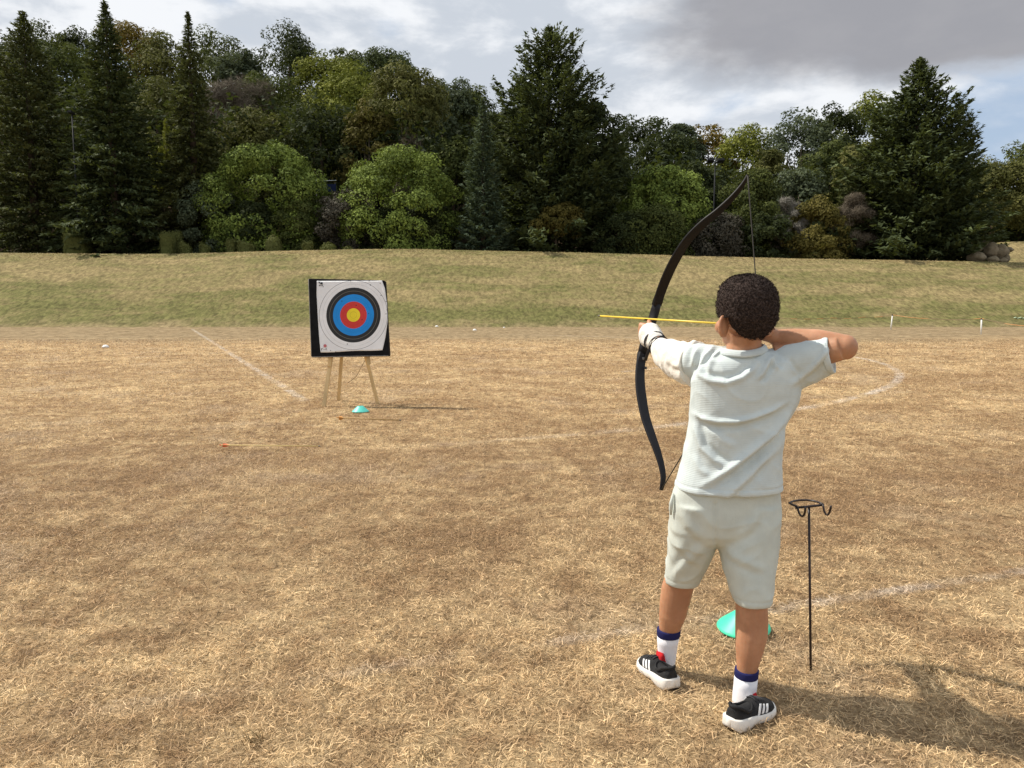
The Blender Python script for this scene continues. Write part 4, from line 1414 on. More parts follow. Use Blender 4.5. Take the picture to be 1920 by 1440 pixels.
# legs
loft_px(mb, [(985, 1270, 1338, 2.38, 0.06), (1040, 1262, 1322, 2.42, 0.058), (1075, 1250, 1308, 2.44, 0.052), (1100, 1241, 1301, 2.45, 0.050), (1128, 1237.5, 1294, 2.455, 0.049), (1154, 1236, 1286.5, 2.46, 0.046),
             (1180, 1236, 1275, 2.47, 0.036), (1206, 1239, 1267, 2.475, 0.028), (1246, 1244, 1261, 2.478, 0.022)], 22, 1.0)
loft_px(mb, [(985, 1348, 1448, 2.35, 0.07), (1060, 1366, 1444, 2.31, 0.06), (1100, 1376, 1440, 2.295, 0.052), (1131, 1380, 1438, 2.29, 0.048), (1167, 1379.5, 1439.5, 2.288, 0.050), (1193, 1379.5, 1438, 2.284, 0.049),
             (1219, 1380, 1431, 2.28, 0.042), (1253, 1382, 1420, 2.276, 0.032), (1290, 1383, 1415, 2.272, 0.027), (1330, 1383, 1412, 2.27, 0.026)], 22, 1.0)


def hand(mb, wrist, f, n, lat, curls, thumb, sc=0.80):
    """f: wrist to knuckles, n: way the palm faces, lat: towards the index finger"""
    f, n, lat = f.normalized(), n.normalized(), lat.normalized()
    K = wrist + f * 0.082 * sc
    rings = []
    for t, hw, th in ((-0.1, 0.026, 0.020), (0.25, 0.032, 0.019), (0.65, 0.040, 0.018), (1.0, 0.041, 0.014)):
        c = wrist + f * (0.085 * sc * t)
        rings.append([c + lat * (hw * sc * math.cos(a)) + n * (th * sc * math.sin(a)) for a in np.linspace(0, 2 * math.pi, 16, endpoint=False)])
    mb.ring_loft(rings)
    for i, (off, ln) in enumerate(((0.030, 0.072), (0.010, 0.080), (-0.010, 0.075), (-0.029, 0.060))):
        p = K + lat * off * sc - f * 0.006 * sc
        ang = 0.0
        pts = [p - f * 0.02 * sc]
        pts.append(p)
        for seg, cu in zip((0.46, 0.30, 0.24), curls[i]):
            ang += cu
            p = p + (f * math.cos(ang) + n * math.sin(ang)) * ln * sc * seg
            pts.append(p)
        mb.tube(pts, [0.0088 * sc, 0.0092 * sc, 0.0085 * sc, 0.0078 * sc, 0.0062 * sc], 10)
    p0 = wrist + f * 0.022 * sc + lat * 0.020 * sc
    q = [p0]
    for (a, b_, c), l in zip(thumb, (0.040, 0.030, 0.024)):
        d = (f * a + n * b_ + lat * c).normalized()
        q.append(q[-1] + d * l * sc)
    mb.tube(q, [0.013 * sc, 0.0115 * sc, 0.010 * sc, 0.0075 * sc], 10)


# bow hand: palm faces right, index finger uppermost, fingers curl round the grip
fL = (Vector((ad.x, ad.y, 0)).normalized() + Vector((-0.30, 0, 0.10))).normalized()
nL = Vector((fL.y, -fL.x, 0)).normalized()
wrL = GRIP - fL * 0.045 - nL * 0.026 + Vector((0, 0, -0.03))
hand(mb, wrL, fL, nL, Vector((0, 0, 1)), [(0.9, 1.25, 0.9)] * 4, ((0.6, 0.5, 0.6), (0.75, 0.8, 0.1), (0.5, 1.0, -0.1)))
mb.tube([Wr_L, wrL + fL * 0.01], [0.025, 0.022], 14)
# string hand: fingers hooked round the string beside the cheek
fR = (N_ - Wr_R + ad * 0.03 + Vector((-0.01, 0, 0.004))).normalized()
latR = Vector((0, 0, 1)) - fR * fR.z
nR = fR.cross(latR).normalized()
if nR.y < 0: nR = -nR
hand(mb, Wr_R + fR * 0.005 - nR * 0.012, fR, (nR * 0.9 + fh * 0.2), latR, [(0.6, 1.2, 1.0), (0.55, 1.2, 1.0), (0.6, 1.25, 1.0), (1.1, 1.4, 0.9)], ((0.7, 0.4, 0.4), (0.8, 0.6, -0.3), (0.7, 0.7, -0.4)))
body_me = remesh(mb, 'body', 0.0032, 5, 0.5)
body = link('body', body_me, m_skin, boy)

# eyes
m_eye = plain('eye_white', (0.7, 0.68, 0.65), 0.25, 0.5)
m_iris = plain('dark_iris', (0.02, 0.012, 0.008), 0.2, 0.5)
for sg in (1, -1):
    ec = HC + lh * sg * 0.027 + fh * 0.068 - uh * 0.030
    e = MB(ORG).ellipsoid(ec, (lh * 0.012, fh * 0.010, uh * 0.007), 14, 10).build('eye', m_eye, boy)
    MB(ORG).ellipsoid(ec + fh * 0.0075, (lh * 0.0052, fh * 0.0035, uh * 0.0052), 12, 8).build('iris', m_iris, e)
    MB(ORG).tube([HC + lh * sg * 0.013 + fh * 0.0905 - uh * 0.010, HC + lh * sg * 0.030 + fh * 0.0845 - uh * 0.006, HC + lh * sg * 0.043 + fh * 0.071 - uh * 0.012], [0.003, 0.0035, 0.0015], 8).build('eyebrow', m_iris, boy)

# hair: close cropped tight curls
m_hair, k, out = mat_new('dark_curly_hair')
co = k.n('ShaderNodeTexCoord').outputs['Object']
nh = k.noise(co, 170, 4, 0.65, 0.8)
principled(k, out, k.mix(k.ss(nh, 0.38, 0.68), (0.015, 0.0105, 0.009), (0.068, 0.049, 0.042)), 0.95, 0.12)
nu_, nv_ = 260, 170
ths = np.linspace(0.02, math.pi - 0.25, nv_)
phs = np.linspace(0, 2 * math.pi, nu_, endpoint=False)
V = []; keep = []
for th in ths:
    for ph in phs:
        dl, df, du = math.sin(th) * math.cos(ph), math.sin(th) * math.sin(ph), math.cos(th)   # left, forward, up
        # hairline
        hl = 0.52 + 0.10 * abs(dl) - 0.35 * max(0.0, -du + 0.1)
        front = hl - df if du < 0.62 else 1.0
        if du < -0.28:
            front = min(front, -0.10 - df - 0.55 * max(0.0, -du - 0.45))
        else:
            front = min(front, (0.62 - df) if du < 0.62 else 1.0)
        low_ = du + 0.93 + 0.05 * math.sin(ph * 9)
        edge = min(front, low_)
        keep.append(edge > 0)
        thick = min(1.0, max(0.0, edge / 0.30)) ** 0.7
        ra = np.array([0.0740 + 0.0115 * thick, 0.0910 + 0.0110 * thick, 0.0880 + 0.0115 * thick])
        if du >= 0:
            wv_ = (1 - du ** 2.4) ** (1 / 2.2)
        else:
            wv_ = float(np.interp(-du, [0, 0.3, 0.6, 0.75, 0.9, 1.0], [1, 0.975, 0.83, 0.71, 0.56, 0.44]))
            ra[2] = 0.098
        sc_h = wv_ / max(1e-3, math.sqrt(max(0.0, 1 - du * du)))
        dl *= sc_h; df *= sc_h
        p = HC + uh * 0.002 - fh * 0.003 + lh * (dl * ra[0]) + fh * (df * ra[1]) + uh * (du * ra[2])
        q = p * 95
        nn = noise.noise(q) * 0.6 + noise.noise(q * 2.3 + Vector((5, 1, 2))) * 0.5
        p = p + (lh * dl + fh * df + uh * du) * ((0.0034 * nn) * (0.25 + 0.75 * thick) + 0.0010)
        V.append(tuple(p - ORG))
keep = np.array(keep).reshape(nv_, nu_)
Fq = []
for j in range(nv_ - 1):
    for i in range(nu_):
        i2 = (i + 1) % nu_
        if keep[j, i] and keep[j, i2] and keep[j + 1, i] and keep[j + 1, i2]:
            Fq.append((j * nu_ + i, (j + 1) * nu_ + i, (j + 1) * nu_ + i2, j * nu_ + i2))
top_i = len(V)
V.append(tuple(HC + uh * 0.1015 - fh * 0.003 - ORG))
hair_me = mesh_np('hair', np.array(V), np.array(Fq), True)
hair = link('hair', hair_me, m_hair, boy)
# stray curl ends that roughen the outline
HV = np.array(V)[np.unique(np.array(Fq).ravel())]
pick = rng.choice(len(HV), 5200)
C = HV[pick]
ctr_h = np.array(tuple(HC - ORG))
dn = nrm(C - ctr_h)
ax = dn * 0.5 + rng.normal(size=C.shape) * 0.8
me = leaf_mesh('curl_ends', C + dn * rng.uniform(0.0, 0.0036, (len(C), 1)), rng.normal(size=C.shape), 0.0062, 0.0028, rng.random(len(C)), ax)
tag(link('curl_ends', me, m_hair, hair), kind='stuff')

# ---- tee shirt
mb = MB(ORG)
loft_px(mb, [(915, 1268, 1464, 2.36, 0.118), (905, 1270, 1463, 2.36, 0.117), (880, 1277, 1462, 2.36, 0.112), (843, 1285, 1463, 2.36, 0.108), (800, 1292, 1472, 2.358, 0.106),
             (770, 1296, 1485, 2.355, 0.106), (735, 1297, 1497, 2.352, 0.106), (712, 1297, 1500, 2.35, 0.104), (692, 1303, 1498, 2.348, 0.096), (676, 1318, 1488, 2.346, 0.084),
             (664, 1340, 1466, 2.343, 0.068), (657, 1356, 1444, 2.34, 0.058)], 40, 0.85)
mb.tube([W(1440, 690, 2.35), W(1480, 683, 2.335), W(1520, 674, 2.305), W(1545, 668, 2.288), W(1556, 666, 2.28)], [0.055, 0.062, 0.058, 0.0555, 0.0565], 24)
mb.tube([W(1455, 715, 2.35), W(1500, 697, 2.32), W(1548, 680, 2.287)], [0.055, 0.050, 0.040], 20)
mb.tube([W(1370, 685, 2.35), W(1335, 682, 2.36), W(1306, 678, 2.40), W(1290, 674, 2.45)], [0.05, 0.056, 0.057, 0.052], 22)
tee_me = remesh(mb, 't_shirt', 0.0040, 6, 0.5)
co = getco(tee_me) + np.array(ORG)
no = getno(tee_me)
px, py = proj(co)
back = np.clip(-no[:, 1] * 1.4 + 0.1, 0, 1)


def fold(pl, h_, sig, vh=0.0, vo=0.0, vs=None, taper=True):
    """ridge along a polyline given in photo pixels; valley of depth vh offset vo px below it"""
    pl = np.array(pl, dtype=float)
    best = np.full(len(px), 1e9); bs = np.zeros(len(px)); sgn = np.zeros(len(px))
    seg = np.linalg.norm(np.diff(pl, axis=0), axis=1); cum = np.concatenate([[0], np.cumsum(seg)])
    for i in range(len(pl) - 1):
        a, d = pl[i], pl[i + 1] - pl[i]
        L2 = (d ** 2).sum()
        t = np.clip(((px - a[0]) * d[0] + (py - a[1]) * d[1]) / L2, 0, 1)
        qx, qy = px - (a[0] + d[0] * t), py - (a[1] + d[1] * t)
        dist = np.hypot(qx, qy)
        m_ = dist < best
        best[m_] = dist[m_]
        bs[m_] = (cum[i] + seg[i] * t[m_]) / cum[-1]
        sgn[m_] = np.sign(d[0] * qy - d[1] * qx)[m_]
    sd_ = best * sgn
    tap = np.clip(np.minimum(bs, 1 - bs) * 4, 0, 1) if taper else 1.0
    r = h_ * np.exp(-(sd_ / sig) ** 2)
    if vh:
        r -= vh * np.exp(-((sd_ - vo) / (vs or sig)) ** 2)
    return r * tap


D = np.zeros(len(px))
D += fold([(1288, 762), (1302, 775), (1318, 785), (1345, 791), (1380, 791), (1412, 784), (1450, 769), (1485, 748)], 0.0075, 5.0, 0.0055, 10, 8)
D += fold([(1500, 735), (1488, 758), (1470, 787), (1440, 820), (1405, 850), (1368, 880), (1335, 902), (1305, 916)], 0.0105, 7.5, 0.0075, -13, 9)
D += fold([(1455, 840), (1430, 864), (1402, 895), (1370, 925), (1350, 940)], 0.0070, 7.5, 0.004, -11, 8)
D += fold([(1300, 772), (1305, 805), (1316, 838), (1340, 862), (1372, 878)], 0.0055, 7, 0.0065, -9, 7)
D += fold([(1298, 690), (1312, 704), (1335, 714), (1362, 718), (1392, 708), (1412, 692), (1428, 668)], 0.0060, 6, 0.0040, -10, 7)
D += fold([(1445, 668), (1438, 685), (1428, 702), (1418, 714)], 0.0065, 5, 0.0045, -8, 5)
D += fold([(1446, 664), (1452, 680), (1459, 696)], 0.0050, 4.5, 0.004, -8, 5)
D += fold([(1340, 648), (1322, 668), (1313, 690), (1314, 712)], 0.0060, 5, 0.004, 9, 6)
D += fold([(1358, 655), (1340, 668), (1330, 686), (1330, 704)], 0.0055, 5, 0.0035, 9, 6)
D += fold([(1310, 650), (1302, 668), (1299, 690)], 0.005, 5, 0.003, 8, 5)
D += fold([(1560, 640), (1545, 668), (1522, 692), (1496, 712), (1478, 728)], 0.0060, 6, 0.004, -10, 8)
D += fold([(1474, 672), (1482, 690), (1496, 706)], 0.0025, 4, 0.0025, -6, 5)
D += fold([(1330, 800), (1355, 825), (1385, 838)], 0.003, 8, 0.002, -9, 8)
D += fold([(1300, 850), (1312, 878), (1335, 896)], 0.003, 7, 0.002, -8, 8)
hemz = W(1365, 915, 2.36).z
nz = np.array([noise.noise(Vector(c_ * 9)) * 0.6 + noise.noise(Vector(c_ * 21)) * 0.35 for c_ in co])
rid = np.array([1 - 2.2 * abs(noise.noise(Vector((c_[0] * 8 + c_[2] * 5, c_[1] * 8, c_[2] * 9)))) for c_ in co])
D = 1.65 * D * back + nz * 0.0036 + 0.0030 * np.clip(rid, 0, 1) ** 3
D -= 0.0016 * np.exp(-((co[:, 2] - hemz - 0.019) / 0.0028) ** 2)
D += 0.0012 * ((co[:, 2] - hemz) < 0.017) * ((co[:, 2] - hemz) > 0.003)
co = co + no * D[:, None]
setco(tee_me, co - np.array(ORG))
tee_me.polygons.foreach_set('use_smooth', np.ones(len(tee_me.polygons), dtype=bool))
tee = link('t_shirt', tee_me, m_tee, boy)
# collar band
cpts = []
for q in range(40):
    a = 2 * math.pi * q / 40
    c = W(1392, 657, 2.332)
    cpts.append(c + Vector((0.0675 * math.cos(a), 0.0635 * math.sin(a), 0.004 - 0.010 * max(0, -math.sin(a)) ** 2 + 0.006 * math.cos(a))))
mb = MB(ORG)
rings = []
for i, p in enumerate(cpts):
    rad_ = (p - W(1392, 657, 2.332)); rad_.z = 0; rad_.normalize()
    rings.append([p + rad_ * (0.0055 * math.cos(t)) + (Vector((0, 0, 1)) * 0.9 - rad_ * 0.45) * (0.0115 * math.sin(t)) for t in np.linspace(0, 2 * math.pi, 12, endpoint=False)])
mb.ring_loft(rings, closed=True)
mb.build('collar', m_tee, tee)
# sleeve hem
sc_ = W(1556, 666, 2.28)
sdv = (W(1556, 666, 2.28) - W(1545, 668, 2.288)).normalized()
sa = sdv.cross(Vector((0, 0, 1))).normalized(); sb = sdv.cross(sa)
mb = MB(ORG)
rings = []
for t in np.linspace(0, 2 * math.pi, 36, endpoint=False):
    rr_ = sa * math.cos(t) + sb * math.sin(t)
    p = sc_ + rr_ * 0.0530 - sdv * 0.004
    rings.append([p + rr_ * 0.004 * math.cos(u_) + sdv * 0.010 * math.sin(u_) for u_ in np.linspace(0, 2 * math.pi, 10, endpoint=False)])
mb.ring_loft(rings, closed=True)
mb.build('sleeve_hem', m_tee, tee)

# ---- shorts
mb = MB(ORG)
loft_px(mb, [(895, 1272, 1456, 2.362, 0.104), (925, 1262, 1459, 2.365, 0.108), (960, 1257, 1460, 2.365, 0.112), (992, 1256.5, 1458, 2.366, 0.106), (1008, 1264, 1450, 2.366, 0.085), (1020, 1280, 1436, 2.366, 0.05)], 36, 0.85)
loft_px(mb, [(940, 1259, 1356, 2.368, 0.103), (975, 1257, 1350, 2.376, 0.103), (1010, 1255, 1343, 2.39, 0.096), (1040, 1252.5, 1334, 2.41, 0.083), (1065, 1249.5, 1322, 2.43, 0.077), (1086, 1247, 1311, 2.443, 0.072), (1091, 1246.5, 1308, 2.445, 0.071)], 28, 0.9)
loft_px(mb, [(940, 1338, 1459, 2.362, 0.104), (975, 1341, 1459, 2.354, 0.104), (1010, 1344, 1458, 2.342, 0.099), (1040, 1351, 1454, 2.325, 0.088), (1070, 1359, 1450, 2.31, 0.082), (1100, 1368, 1447, 2.298, 0.077), (1122, 1374.5, 1445.5, 2.29, 0.074), (1127, 1375.5, 1445, 2.289, 0.073)], 28, 0.9)
sh_me = remesh(mb, 'shorts', 0.0045, 14, 0.5)
co = getco(sh_me) + np.array(ORG)
no = getno(sh_me)
px, py = proj(co)
back = np.clip(-no[:, 1] * 1.4 + 0.2, 0, 1)
D = np.zeros(len(px))
D += fold([(1341, 945), (1341, 985), (1342, 1012), (1345, 1030)], -0.004, 4.0, taper=False)
D += fold([(1330, 1015), (1305, 1035), (1280, 1062), (1262, 1085)], 0.005, 9, 0.003, 12, 9)
D += fold([(1352, 1022), (1380, 1045), (1415, 1062), (1440, 1070)], 0.0045, 9, 0.003, 12, 9)
D += fold([(1270, 950), (1290, 985), (1318, 1010)], 0.004, 9, 0.003, 12, 9)
D += fold([(1430, 950), (1405, 990), (1372, 1012)], 0.004, 9, 0.003, -12, 9)
D += fold([(1262, 1010), (1285, 1040), (1315, 1060)], 0.003, 7, 0.002, 9, 7)
nz = np.array([noise.noise(Vector(c_ * 10)) * 0.6 + noise.noise(Vector(c_ * 24)) * 0.35 for c_ in co])
rid = np.array([1 - 2.2 * abs(noise.noise(Vector((c_[0] * 9 - c_[2] * 6, c_[1] * 9, c_[2] * 8)))) for c_ in co])
D = 1.3 * D * back + nz * 0.0036 + 0.0034 * np.clip(rid, 0, 1) ** 3
zl, zr = W(1275, 1091, 2.445).z, W(1410, 1127, 2.289).z
isl = px < (1338 + (py - 1000) * 0.1)
hz = np.where(isl, zl, zr)
D -= 0.0016 * np.exp(-((co[:, 2] - hz - 0.021) / 0.0028) ** 2)
setco(sh_me, co + no * D[:, None] - np.array(ORG))
shorts = link('shorts', sh_me, m_shorts, boy)
# side pocket opening that gapes on the right hip
MB(ORG).tube([W(1455, 948, 2.34), W(1459.5, 965, 2.33), W(1460, 985, 2.332), W(1456, 1003, 2.335)], [0.004, 0.010, 0.009, 0.003], 10).build('pocket', m_shorts, shorts)
MB(ORG).tube([W(1262, 925, 2.34), W(1258.5, 945, 2.335), W(1258, 965, 2.34)], [0.003, 0.007, 0.003], 10).build('pocket', m_shorts, shorts)

# ---- fleece arm sleeve on the bow arm, with straps
mb = MB(ORG)
A0, A1 = W(1306, 684, 2.40), W(1222, 633, 2.79)
ap_ = [A0, W(1291, 682, 2.44), W(1268, 674, 2.52), W(1252, 663, 2.60), W(1240, 652, 2.655), W(1233, 646, 2.69), W(1226, 638, 2.735), W(1219, 629, 2.775), W(1213, 622, 2.805)]
ar_ = [(0.064, 0.073), (0.061, 0.067), (0.056, 0.062), (0.050, 0.053), (0.037, 0.038), (0.029, 0.030), (0.037, 0.040), (0.042, 0.046), (0.034, 0.037)]
mb.tube(ap_, ar_, 32)
mb.tube([W(1240, 655, 2.66), W(1222, 640, 2.75)], [0.026, 0.030], 20)
fl_me = remesh(mb, 'arm_sleeve', 0.0038, 4, 0.5)
co = getco(fl_me) + np.array(ORG); no = getno(fl_me)
px, py = proj(co)
D = np.array([noise.noise(Vector(c_ * 14)) * 0.0065 + noise.noise(Vector(c_ * 34)) * 0.0048 + noise.noise(Vector(c_ * 120)) * 0.0010 for c_ in co])
D += fold([(1302, 640), (1291, 658), (1287, 680), (1290, 702), (1297, 722)], 0.0055, 4.5, 0.004, 8, 5, taper=False)
D += fold([(1284, 650), (1262, 655), (1243, 662)], 0.004, 6, 0.003, 9, 6)
D += fold([(1284, 690), (1262, 684), (1246, 672)], 0.005, 6, 0.003, -9, 6)
setco(fl_me, co + no * D[:, None] - np.array(ORG))
sleeve = link('arm_sleeve', fl_me, m_fleece, boy)
def strap(c, axis, r_, w_, nm='strap', sq=1.0):
    axis = axis.normalized()
    a = axis.cross(Vector((0, 0, 1))).normalized(); b2 = axis.cross(a)
    mb = MB(ORG); rings = []
    for t in np.linspace(0, 2 * math.pi, 36, endpoint=False):
        rr_ = a * math.cos(t) + b2 * math.sin(t) * sq
        rings.append([c + rr_ * r_ + rr_ * 0.0014 * math.cos(u_) + axis * w_ * math.sin(u_) for u_ in np.linspace(0, 2 * math.pi, 8, endpoint=False)])
    mb.ring_loft(rings, closed=True)
    return mb.build(nm, m_strap, sleeve)
axs = (A1 - A0).normalized()
strap(W(1237, 650, 2.672), axs + Vector((0.25, 0, -0.3)), 0.0375, 0.0065)
strap(W(1228, 641, 2.722), axs + Vector((0.1, 0, 0.15)), 0.0385, 0.0075)
# loose strap tail running down towards the lower limb
MB(ORG).tube([W(1246, 630, 2.66), W(1232, 636, 2.655), W(1221, 648, 2.66), W(1214, 664, 2.68), W(1210, 676, 2.72)], (0.0016, 0.0055), 8).build('strap_tail', m_strap, sleeve)

# ---- socks
def sock(secs, band_top, red):
    mb = MB(ORG); loft_px(mb, secs, 24, 1.0)
    s = mb.build('sock', m_sock, boy)
    mb = MB(ORG); loft_px(mb, band_top, 24, 1.0); mb.build('cuff_band', m_navy, s)
    mb = MB(ORG); loft_px(mb, red, 24, 1.0); mb.build('heel_patch', m_red, s)
    return s
sock([(1190, 1232.2, 1274.3, 2.472, 0.037), (1206, 1232.4, 1271, 2.476, 0.034), (1222, 1233.4, 1268.5, 2.478, 0.032), (1240, 1235, 1266, 2.48, 0.031), (1262, 1236, 1264, 2.482, 0.03)],
     [(1179, 1232.3, 1276.2, 2.471, 0.0385), (1182, 1231.8, 1276, 2.471, 0.039), (1191, 1231.8, 1274.8, 2.472, 0.038), (1192.5, 1232.3, 1274, 2.472, 0.037)],
     [(1220, 1236, 1243, 2.470, 0.028), (1226, 1231.0, 1246, 2.467, 0.028), (1240, 1229, 1249, 2.466, 0.028), (1262, 1229, 1252, 2.466, 0.028)])
sock([(1268, 1377.8, 1420.4, 2.276, 0.037), (1285, 1376.2, 1418.8, 2.274, 0.035), (1300, 1374.3, 1416.8, 2.272, 0.034), (1315, 1373.4, 1415, 2.272, 0.033), (1345, 1374, 1414, 2.272, 0.032)],
     [(1254.5, 1378.6, 1422, 2.277, 0.0385), (1257, 1378, 1422.2, 2.277, 0.039), (1267, 1377.5, 1420.9, 2.276, 0.038), (1268.5, 1378, 1420.2, 2.276, 0.037)],
     [(1294, 1407, 1415.5, 2.264, 0.028), (1300, 1402, 1418, 2.262, 0.030), (1320, 1395, 1420, 2.262, 0.030), (1345, 1394, 1420, 2.262, 0.030)])

# ---- trainers
def lerp_t(x, tab):
    xs_, ys_ = zip(*tab)
    return float(np.interp(x, xs_, ys_))
def shoe(heel, az, side, LEN=0.195):
    """heel point on the ground, az: direction of the toe, side: +1 stripes seen on the left of the toe direction"""
    d = Vector((math.cos(az), math.sin(az), 0)); l = Vector((-d.y, d.x, 0)); u_ = Vector((0, 0, 1))
    z_off = 0.002
    T = lambda x, y, z: heel + d * x + l * y + u_ * (z + z_off)
    W_ = [(0, .019), (.012, .0285), (.04, .0325), (.08, .0315), (.12, .0365), (.15, .0375), (.175, .030), (.188, .018), (.195, .004)]
    Hh = [(0, .064), (.008, .075), (.02, .073), (.04, .060), (.066, .054), (.082, .057), (.097, .069), (.11, .068), (.13, .058), (.155, .050), (.175, .043), (.188, .036), (.195, .026)]
    def up(x, th, grow=0.0):
        w_, h_ = lerp_t(x, W_), lerp_t(x, Hh)
        z0 = 0.020
        c_, s_ = math.cos(th), math.sin(th)
        taper_ = 1 - 0.34 * (abs(s_) ** 2)
        return T(x, (w_ + grow) * math.copysign(abs(c_) ** 0.75, c_) * taper_, z0 + (h_ - z0 + grow) * abs(s_) ** 0.8)
    mb = MB(ORG)
    xs_ = np.concatenate([[0.0, 0.004, 0.009], np.linspace(0.015, 0.18, 26), [0.186, 0.191, 0.195]])
    rings = []
    for x in xs_:
        rings.append([up(x, th) for th in np.linspace(0, math.pi, 19)])
    mb.ring_loft(rings)
    o = mb.build('shoe', m_shoe, boy)
    # sole: flared heel, waisted arch, toe spring
    mb = MB(ORG)
    rings = []
    for x in np.concatenate([[-0.0098, -0.0088, -0.007, -0.004, 0.0, 0.006, 0.013, 0.021, 0.03], np.linspace(0.045, 0.165, 12), [0.175, 0.182, 0.188, 0.193, 0.1965, 0.199]]):
        xx = min(max(x, 0.0), 0.195)
        w_ = lerp_t(xx, W_) + 0.0045
        if x < 0.013: w_ = 0.0335 * max(0.06, 1 - ((0.013 - x) / 0.0229) ** 2.2) ** 0.5
        if x > 0.16: w_ = 0.0415 * max(0.03, 1 - ((x - 0.15) / 0.0495) ** 2.0) ** 0.6
        top = lerp_t(xx, [(0, .038), (.05, .033), (.1, .025), (.15, .021), (.195, .023)])
        bot = lerp_t(x, [(-.009, .014), (.006, .002), (.03, 0.0), (.075, .006), (.105, .002), (.14, .0), (.17, .004), (.201, .018)])
        rings.append([T(x, -w_ * .93, bot), T(x, -w_ * 1.04, bot + .006), T(x, -w_, top), T(x, -w_ * .9, top + 0.003), T(x, w_ * .9, top + .003), T(x, w_, top), T(x, w_ * 1.04, bot + .006), T(x, w_ * .93, bot)])
    mb.ring_loft(rings)
    mb.build('sole', m_sole, o)
    mb = MB(ORG)
    rings = []
    for x in np.linspace(0.0, 0.185, 14):
        w_ = (lerp_t(x, W_) + 0.003) * (0.97)
        bot = lerp_t(x, [(-.009, .014), (.006, .002), (.03, 0.0), (.075, .006), (.105, .002), (.14, .0), (.17, .004), (.201, .018)])
        rings.append([T(x, -w_, bot - .004), T(x, w_, bot - .004), T(x, w_ * .98, bot + .001), T(x, -w_ * .98, bot + .001)])
    mb.ring_loft(rings)
    mb.build('outsole', m_outsole, o, False)
    # three side stripes on both flanks
    for sg in (side, -side):
        for i in range(3):
            x0 = 0.090 + i * 0.0165
            mb = MB(ORG); rings = []
            for t in np.linspace(0, 1, 7):
                th = (0.16 + 0.62 * t)
                x = x0 + 0.020 * t
                wd = 0.0046 - 0.0006 * t
                q = []
                for gx_2, gr in ((-wd, 0.0012), (wd, 0.0012), (wd, -0.0015), (-wd, -0.0015)):
                    a_ = th if sg > 0 else math.pi - th
                    q.append(up(x + gx_2, a_, gr))
                rings.append(q)
            mb.ring_loft(rings); mb.build('side_stripe', m_stripe, o, False)
    # padded collar, laces
    mb = MB(ORG)
    for i in range(4):
        x = 0.098 + i * 0.013
        mb.tube([up(x, math.pi / 2 + s_ * 0.55, 0.001) for s_ in np.linspace(-1, 1, 7)], 0.0022, 6)
    mb.build('laces', m_strap, o)
    cl = []
    for q in range(28):
        a = 2 * math.pi * q / 28
        x = 0.046 + 0.042 * math.cos(a); y = 0.0265 * math.sin(a)
        z = lerp_t(x, [(0.0, .075), (.01, .076), (.025, .070), (.045, .055), (.068, .051), (.09, .062)])
        cl.append(T(x, y, z - 0.003))
    mb = MB(ORG); rings = []
    cc = T(0.046, 0, 0.07)
    for p in cl:
        r_ = p - cc; r_.z = 0; r_.normalize()
        rings.append([p + r_ * 0.0038 * math.cos(t) + u_ * 0.0055 * math.sin(t) for t in np.linspace(0, 2 * math.pi, 10, endpoint=False)])
    mb.ring_loft(rings, closed=True); mb.build('shoe_collar', m_shoe, o)
    return o
hr, tr_ = G(1368, 1373), G(1449, 1329)
shoe(hr + Vector((0.004, 0.006, 0)), math.atan2(tr_.y - hr.y, tr_.x - hr.x), -1)
hl_, tl_ = G(1260, 1296), G(1211, 1251)
shoe(hl_, math.atan2(tl_.y - hl_.y, tl_.x - hl_.x), 1, 0.185)

# ---- bow
m_limb, k, out = mat_new('black_bow_laminate')
co = k.n('ShaderNodeTexCoord').outputs['Object']
principled(k, out, k.mix(k.ss(k.noise(co, 9, 5), .35, .65), (0.006, 0.006, 0.008), (0.010, 0.010, 0.013)), 0.5, 0.25)
m_limb2 = plain('dark_brown_limb', (0.006, 0.005, 0.005), 0.5, 0.2, 0.2, 12)
bow = empty('recurve_bow', GRIP, 'black recurve bow at full draw held in the boy\'s left hand', 'bow')
bo = GRIP
# limb centre lines in photo px with distance
up_px = [(1221, 606, 2.835), (1226, 588, 2.838), (1231, 572, 2.835), (1240, 545, 2.815), (1252, 515, 2.785), (1268, 483, 2.745), (1290, 449, 2.70), (1318, 420, 2.655), (1345, 398, 2.62), (1370, 374, 2.592), (1387, 354, 2.575), (1397, 339, 2.565), (1402, 328, 2.56)]
lo_px = [(1213, 628, 2.835), (1209, 645, 2.838), (1204, 662, 2.835), (1200.5, 690, 2.815), (1200, 715, 2.79), (1203, 745, 2.755), (1210, 782, 2.71), (1221, 815, 2.668), (1232, 845, 2.632), (1240, 872, 2.605), (1243.5, 893, 2.59), (1242, 908, 2.583), (1239.5, 919, 2.58)]
up_w = [14, 15, 18, 20.5, 22, 22, 19.5, 17, 14.5, 12, 9.5, 7, 4.5]
lo_w = [14, 15, 17, 20, 21.5, 22.5, 21, 19, 16, 13, 11.5, 10, 6.5]
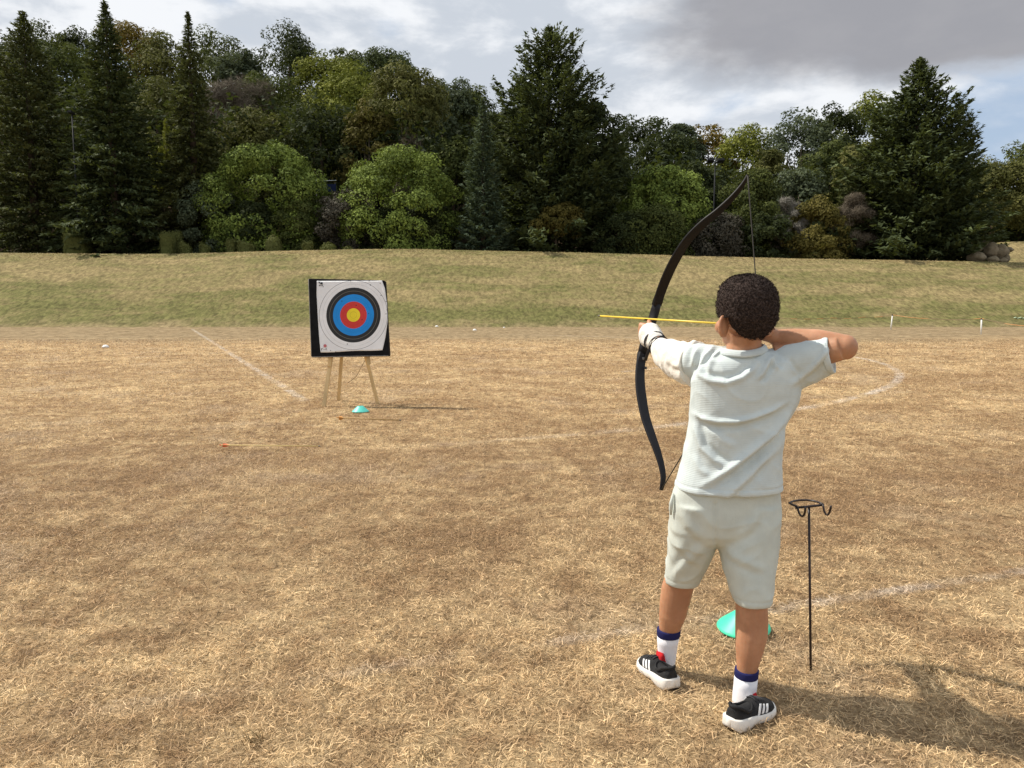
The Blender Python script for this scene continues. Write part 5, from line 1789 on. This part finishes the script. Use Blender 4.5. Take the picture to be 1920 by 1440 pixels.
def limb(pl, wd, mat, name):
    pts = [W(*q) for q in pl]
    rings = []
    for i, p in enumerate(pts):
        t = (pts[min(i + 1, len(pts) - 1)] - pts[max(i - 1, 0)]).normalized()
        wv = t.cross(ad).normalized()
        if wv.x < 0: wv = -wv
        nv = t.cross(wv).normalized()
        hw = wd[i] * pl[i][2] / F / 2 * 1.04
        th = 0.0085 if i < 2 else (0.0055 - 0.0025 * i / len(pts))
        ring = []
        for c_, s_ in ((-1, -.5), (-.9, -1), (.9, -1), (1, -.5), (1, .5), (.9, 1), (-.9, 1), (-1, .5)):
            ring.append(p + wv * hw * c_ + nv * th * s_ - bo)
        rings.append(ring)
    mb = MB(); mb.ring_loft(rings)
    return mb.build(name, mat, bow, False), pts
def dens(pl, wd, m=3):
    P_ = np.array(pl, float); n = len(P_); tt = np.arange(n); t2 = np.linspace(0, n - 1, (n - 1) * m + 1)
    # Catmull-Rom through the points
    out_ = []
    for t in t2:
        i = min(int(t), n - 2); f = t - i
        p0, p1, p2, p3 = P_[max(i - 1, 0)], P_[i], P_[i + 1], P_[min(i + 2, n - 1)]
        out_.append(tuple(0.5 * ((2 * p1) + (-p0 + p2) * f + (2 * p0 - 5 * p1 + 4 * p2 - p3) * f * f + (-p0 + 3 * p1 - 3 * p2 + p3) * f ** 3)))
    return out_, list(np.interp(t2, tt, wd))
upd, upw = dens(up_px[2:], up_w[2:])
lod, low_w = dens(lo_px[2:], lo_w[2:])
_, upts = limb(upd, upw, m_limb2, 'upper_limb')
_, lpts = limb(lod, low_w, m_limb, 'lower_limb')
# riser: thicker handle with sight window cut and limb pockets
rp = [W(1233, 566, 2.836), W(1229, 580, 2.842), W(1225.5, 592, 2.846), W(1222, 603, 2.842), W(1217, 616, 2.838), W(1212, 632, 2.838), W(1208, 648, 2.842), W(1203.5, 665, 2.836)]
rw = [(0.016, 0.010), (0.013, 0.018), (0.011, 0.020), (0.012, 0.020), (0.013, 0.018), (0.013, 0.020), (0.015, 0.018), (0.018, 0.010)]
rings = []
for i, p in enumerate(rp):
    t = (rp[min(i + 1, 7)] - rp[max(i - 1, 0)]).normalized()
    wv = t.cross(ad).normalized()
    nv = t.cross(wv).normalized()
    a_, b_ = rw[i]
    rings.append([p + wv * a_ * math.copysign(abs(math.cos(q)) ** .7, math.cos(q)) + nv * b_ * math.copysign(abs(math.sin(q)) ** .7, math.sin(q)) - bo for q in np.linspace(0, 2 * math.pi, 16, endpoint=False)])
mb = MB(); mb.ring_loft(rings)
riser = mb.build('riser', m_limb, bow)
for q in (W(1204.5, 666, 2.828), W(1203, 690, 2.812)):
    MB().ellipsoid(q - bo + Vector((0.016, 0, 0)), ((0.004, 0, 0), (0, 0.004, 0), (0, 0, 0.006)), 10, 6).build('limb_bolt', m_steel, bow)
MB().box(W(1214, 599.5, 2.842) - bo, ((0.012, 0, 0), (0, 0.010, 0), (0.002, 0, 0.003))).build('arrow_rest', m_limb2, bow, False)
MB().tube([W(1197.5, 671, 2.822) - bo, W(1211, 673, 2.822) - bo], (0.002, 0.0055), 6).build('limb_label', m_foam_edge, bow)
m_string = plain('bow_string', (0.035, 0.032, 0.026), 0.7, 0.2)
us, ls = upts[-2] + Vector((0, -0.006, 0)), lpts[-2] + Vector((0, -0.006, 0))
MB().tube([us - bo, us.lerp(N_, 0.1) - bo, us.lerp(N_, 0.5) - bo, N_ - bo, ls.lerp(N_, 0.5) - bo, ls.lerp(N_, 0.1) - bo, ls - bo], [0.0026, 0.0021, 0.0018, 0.0021, 0.0018, 0.0021, 0.0026], 8).build('string', m_string, bow)

# ---- arrow on the string
na = N_ - ad * 0.004
arrow(na, TIP, m_yel, m_fl_or, 'bright yellow arrow nocked on the drawn bow string', 0.0034, 0.012)
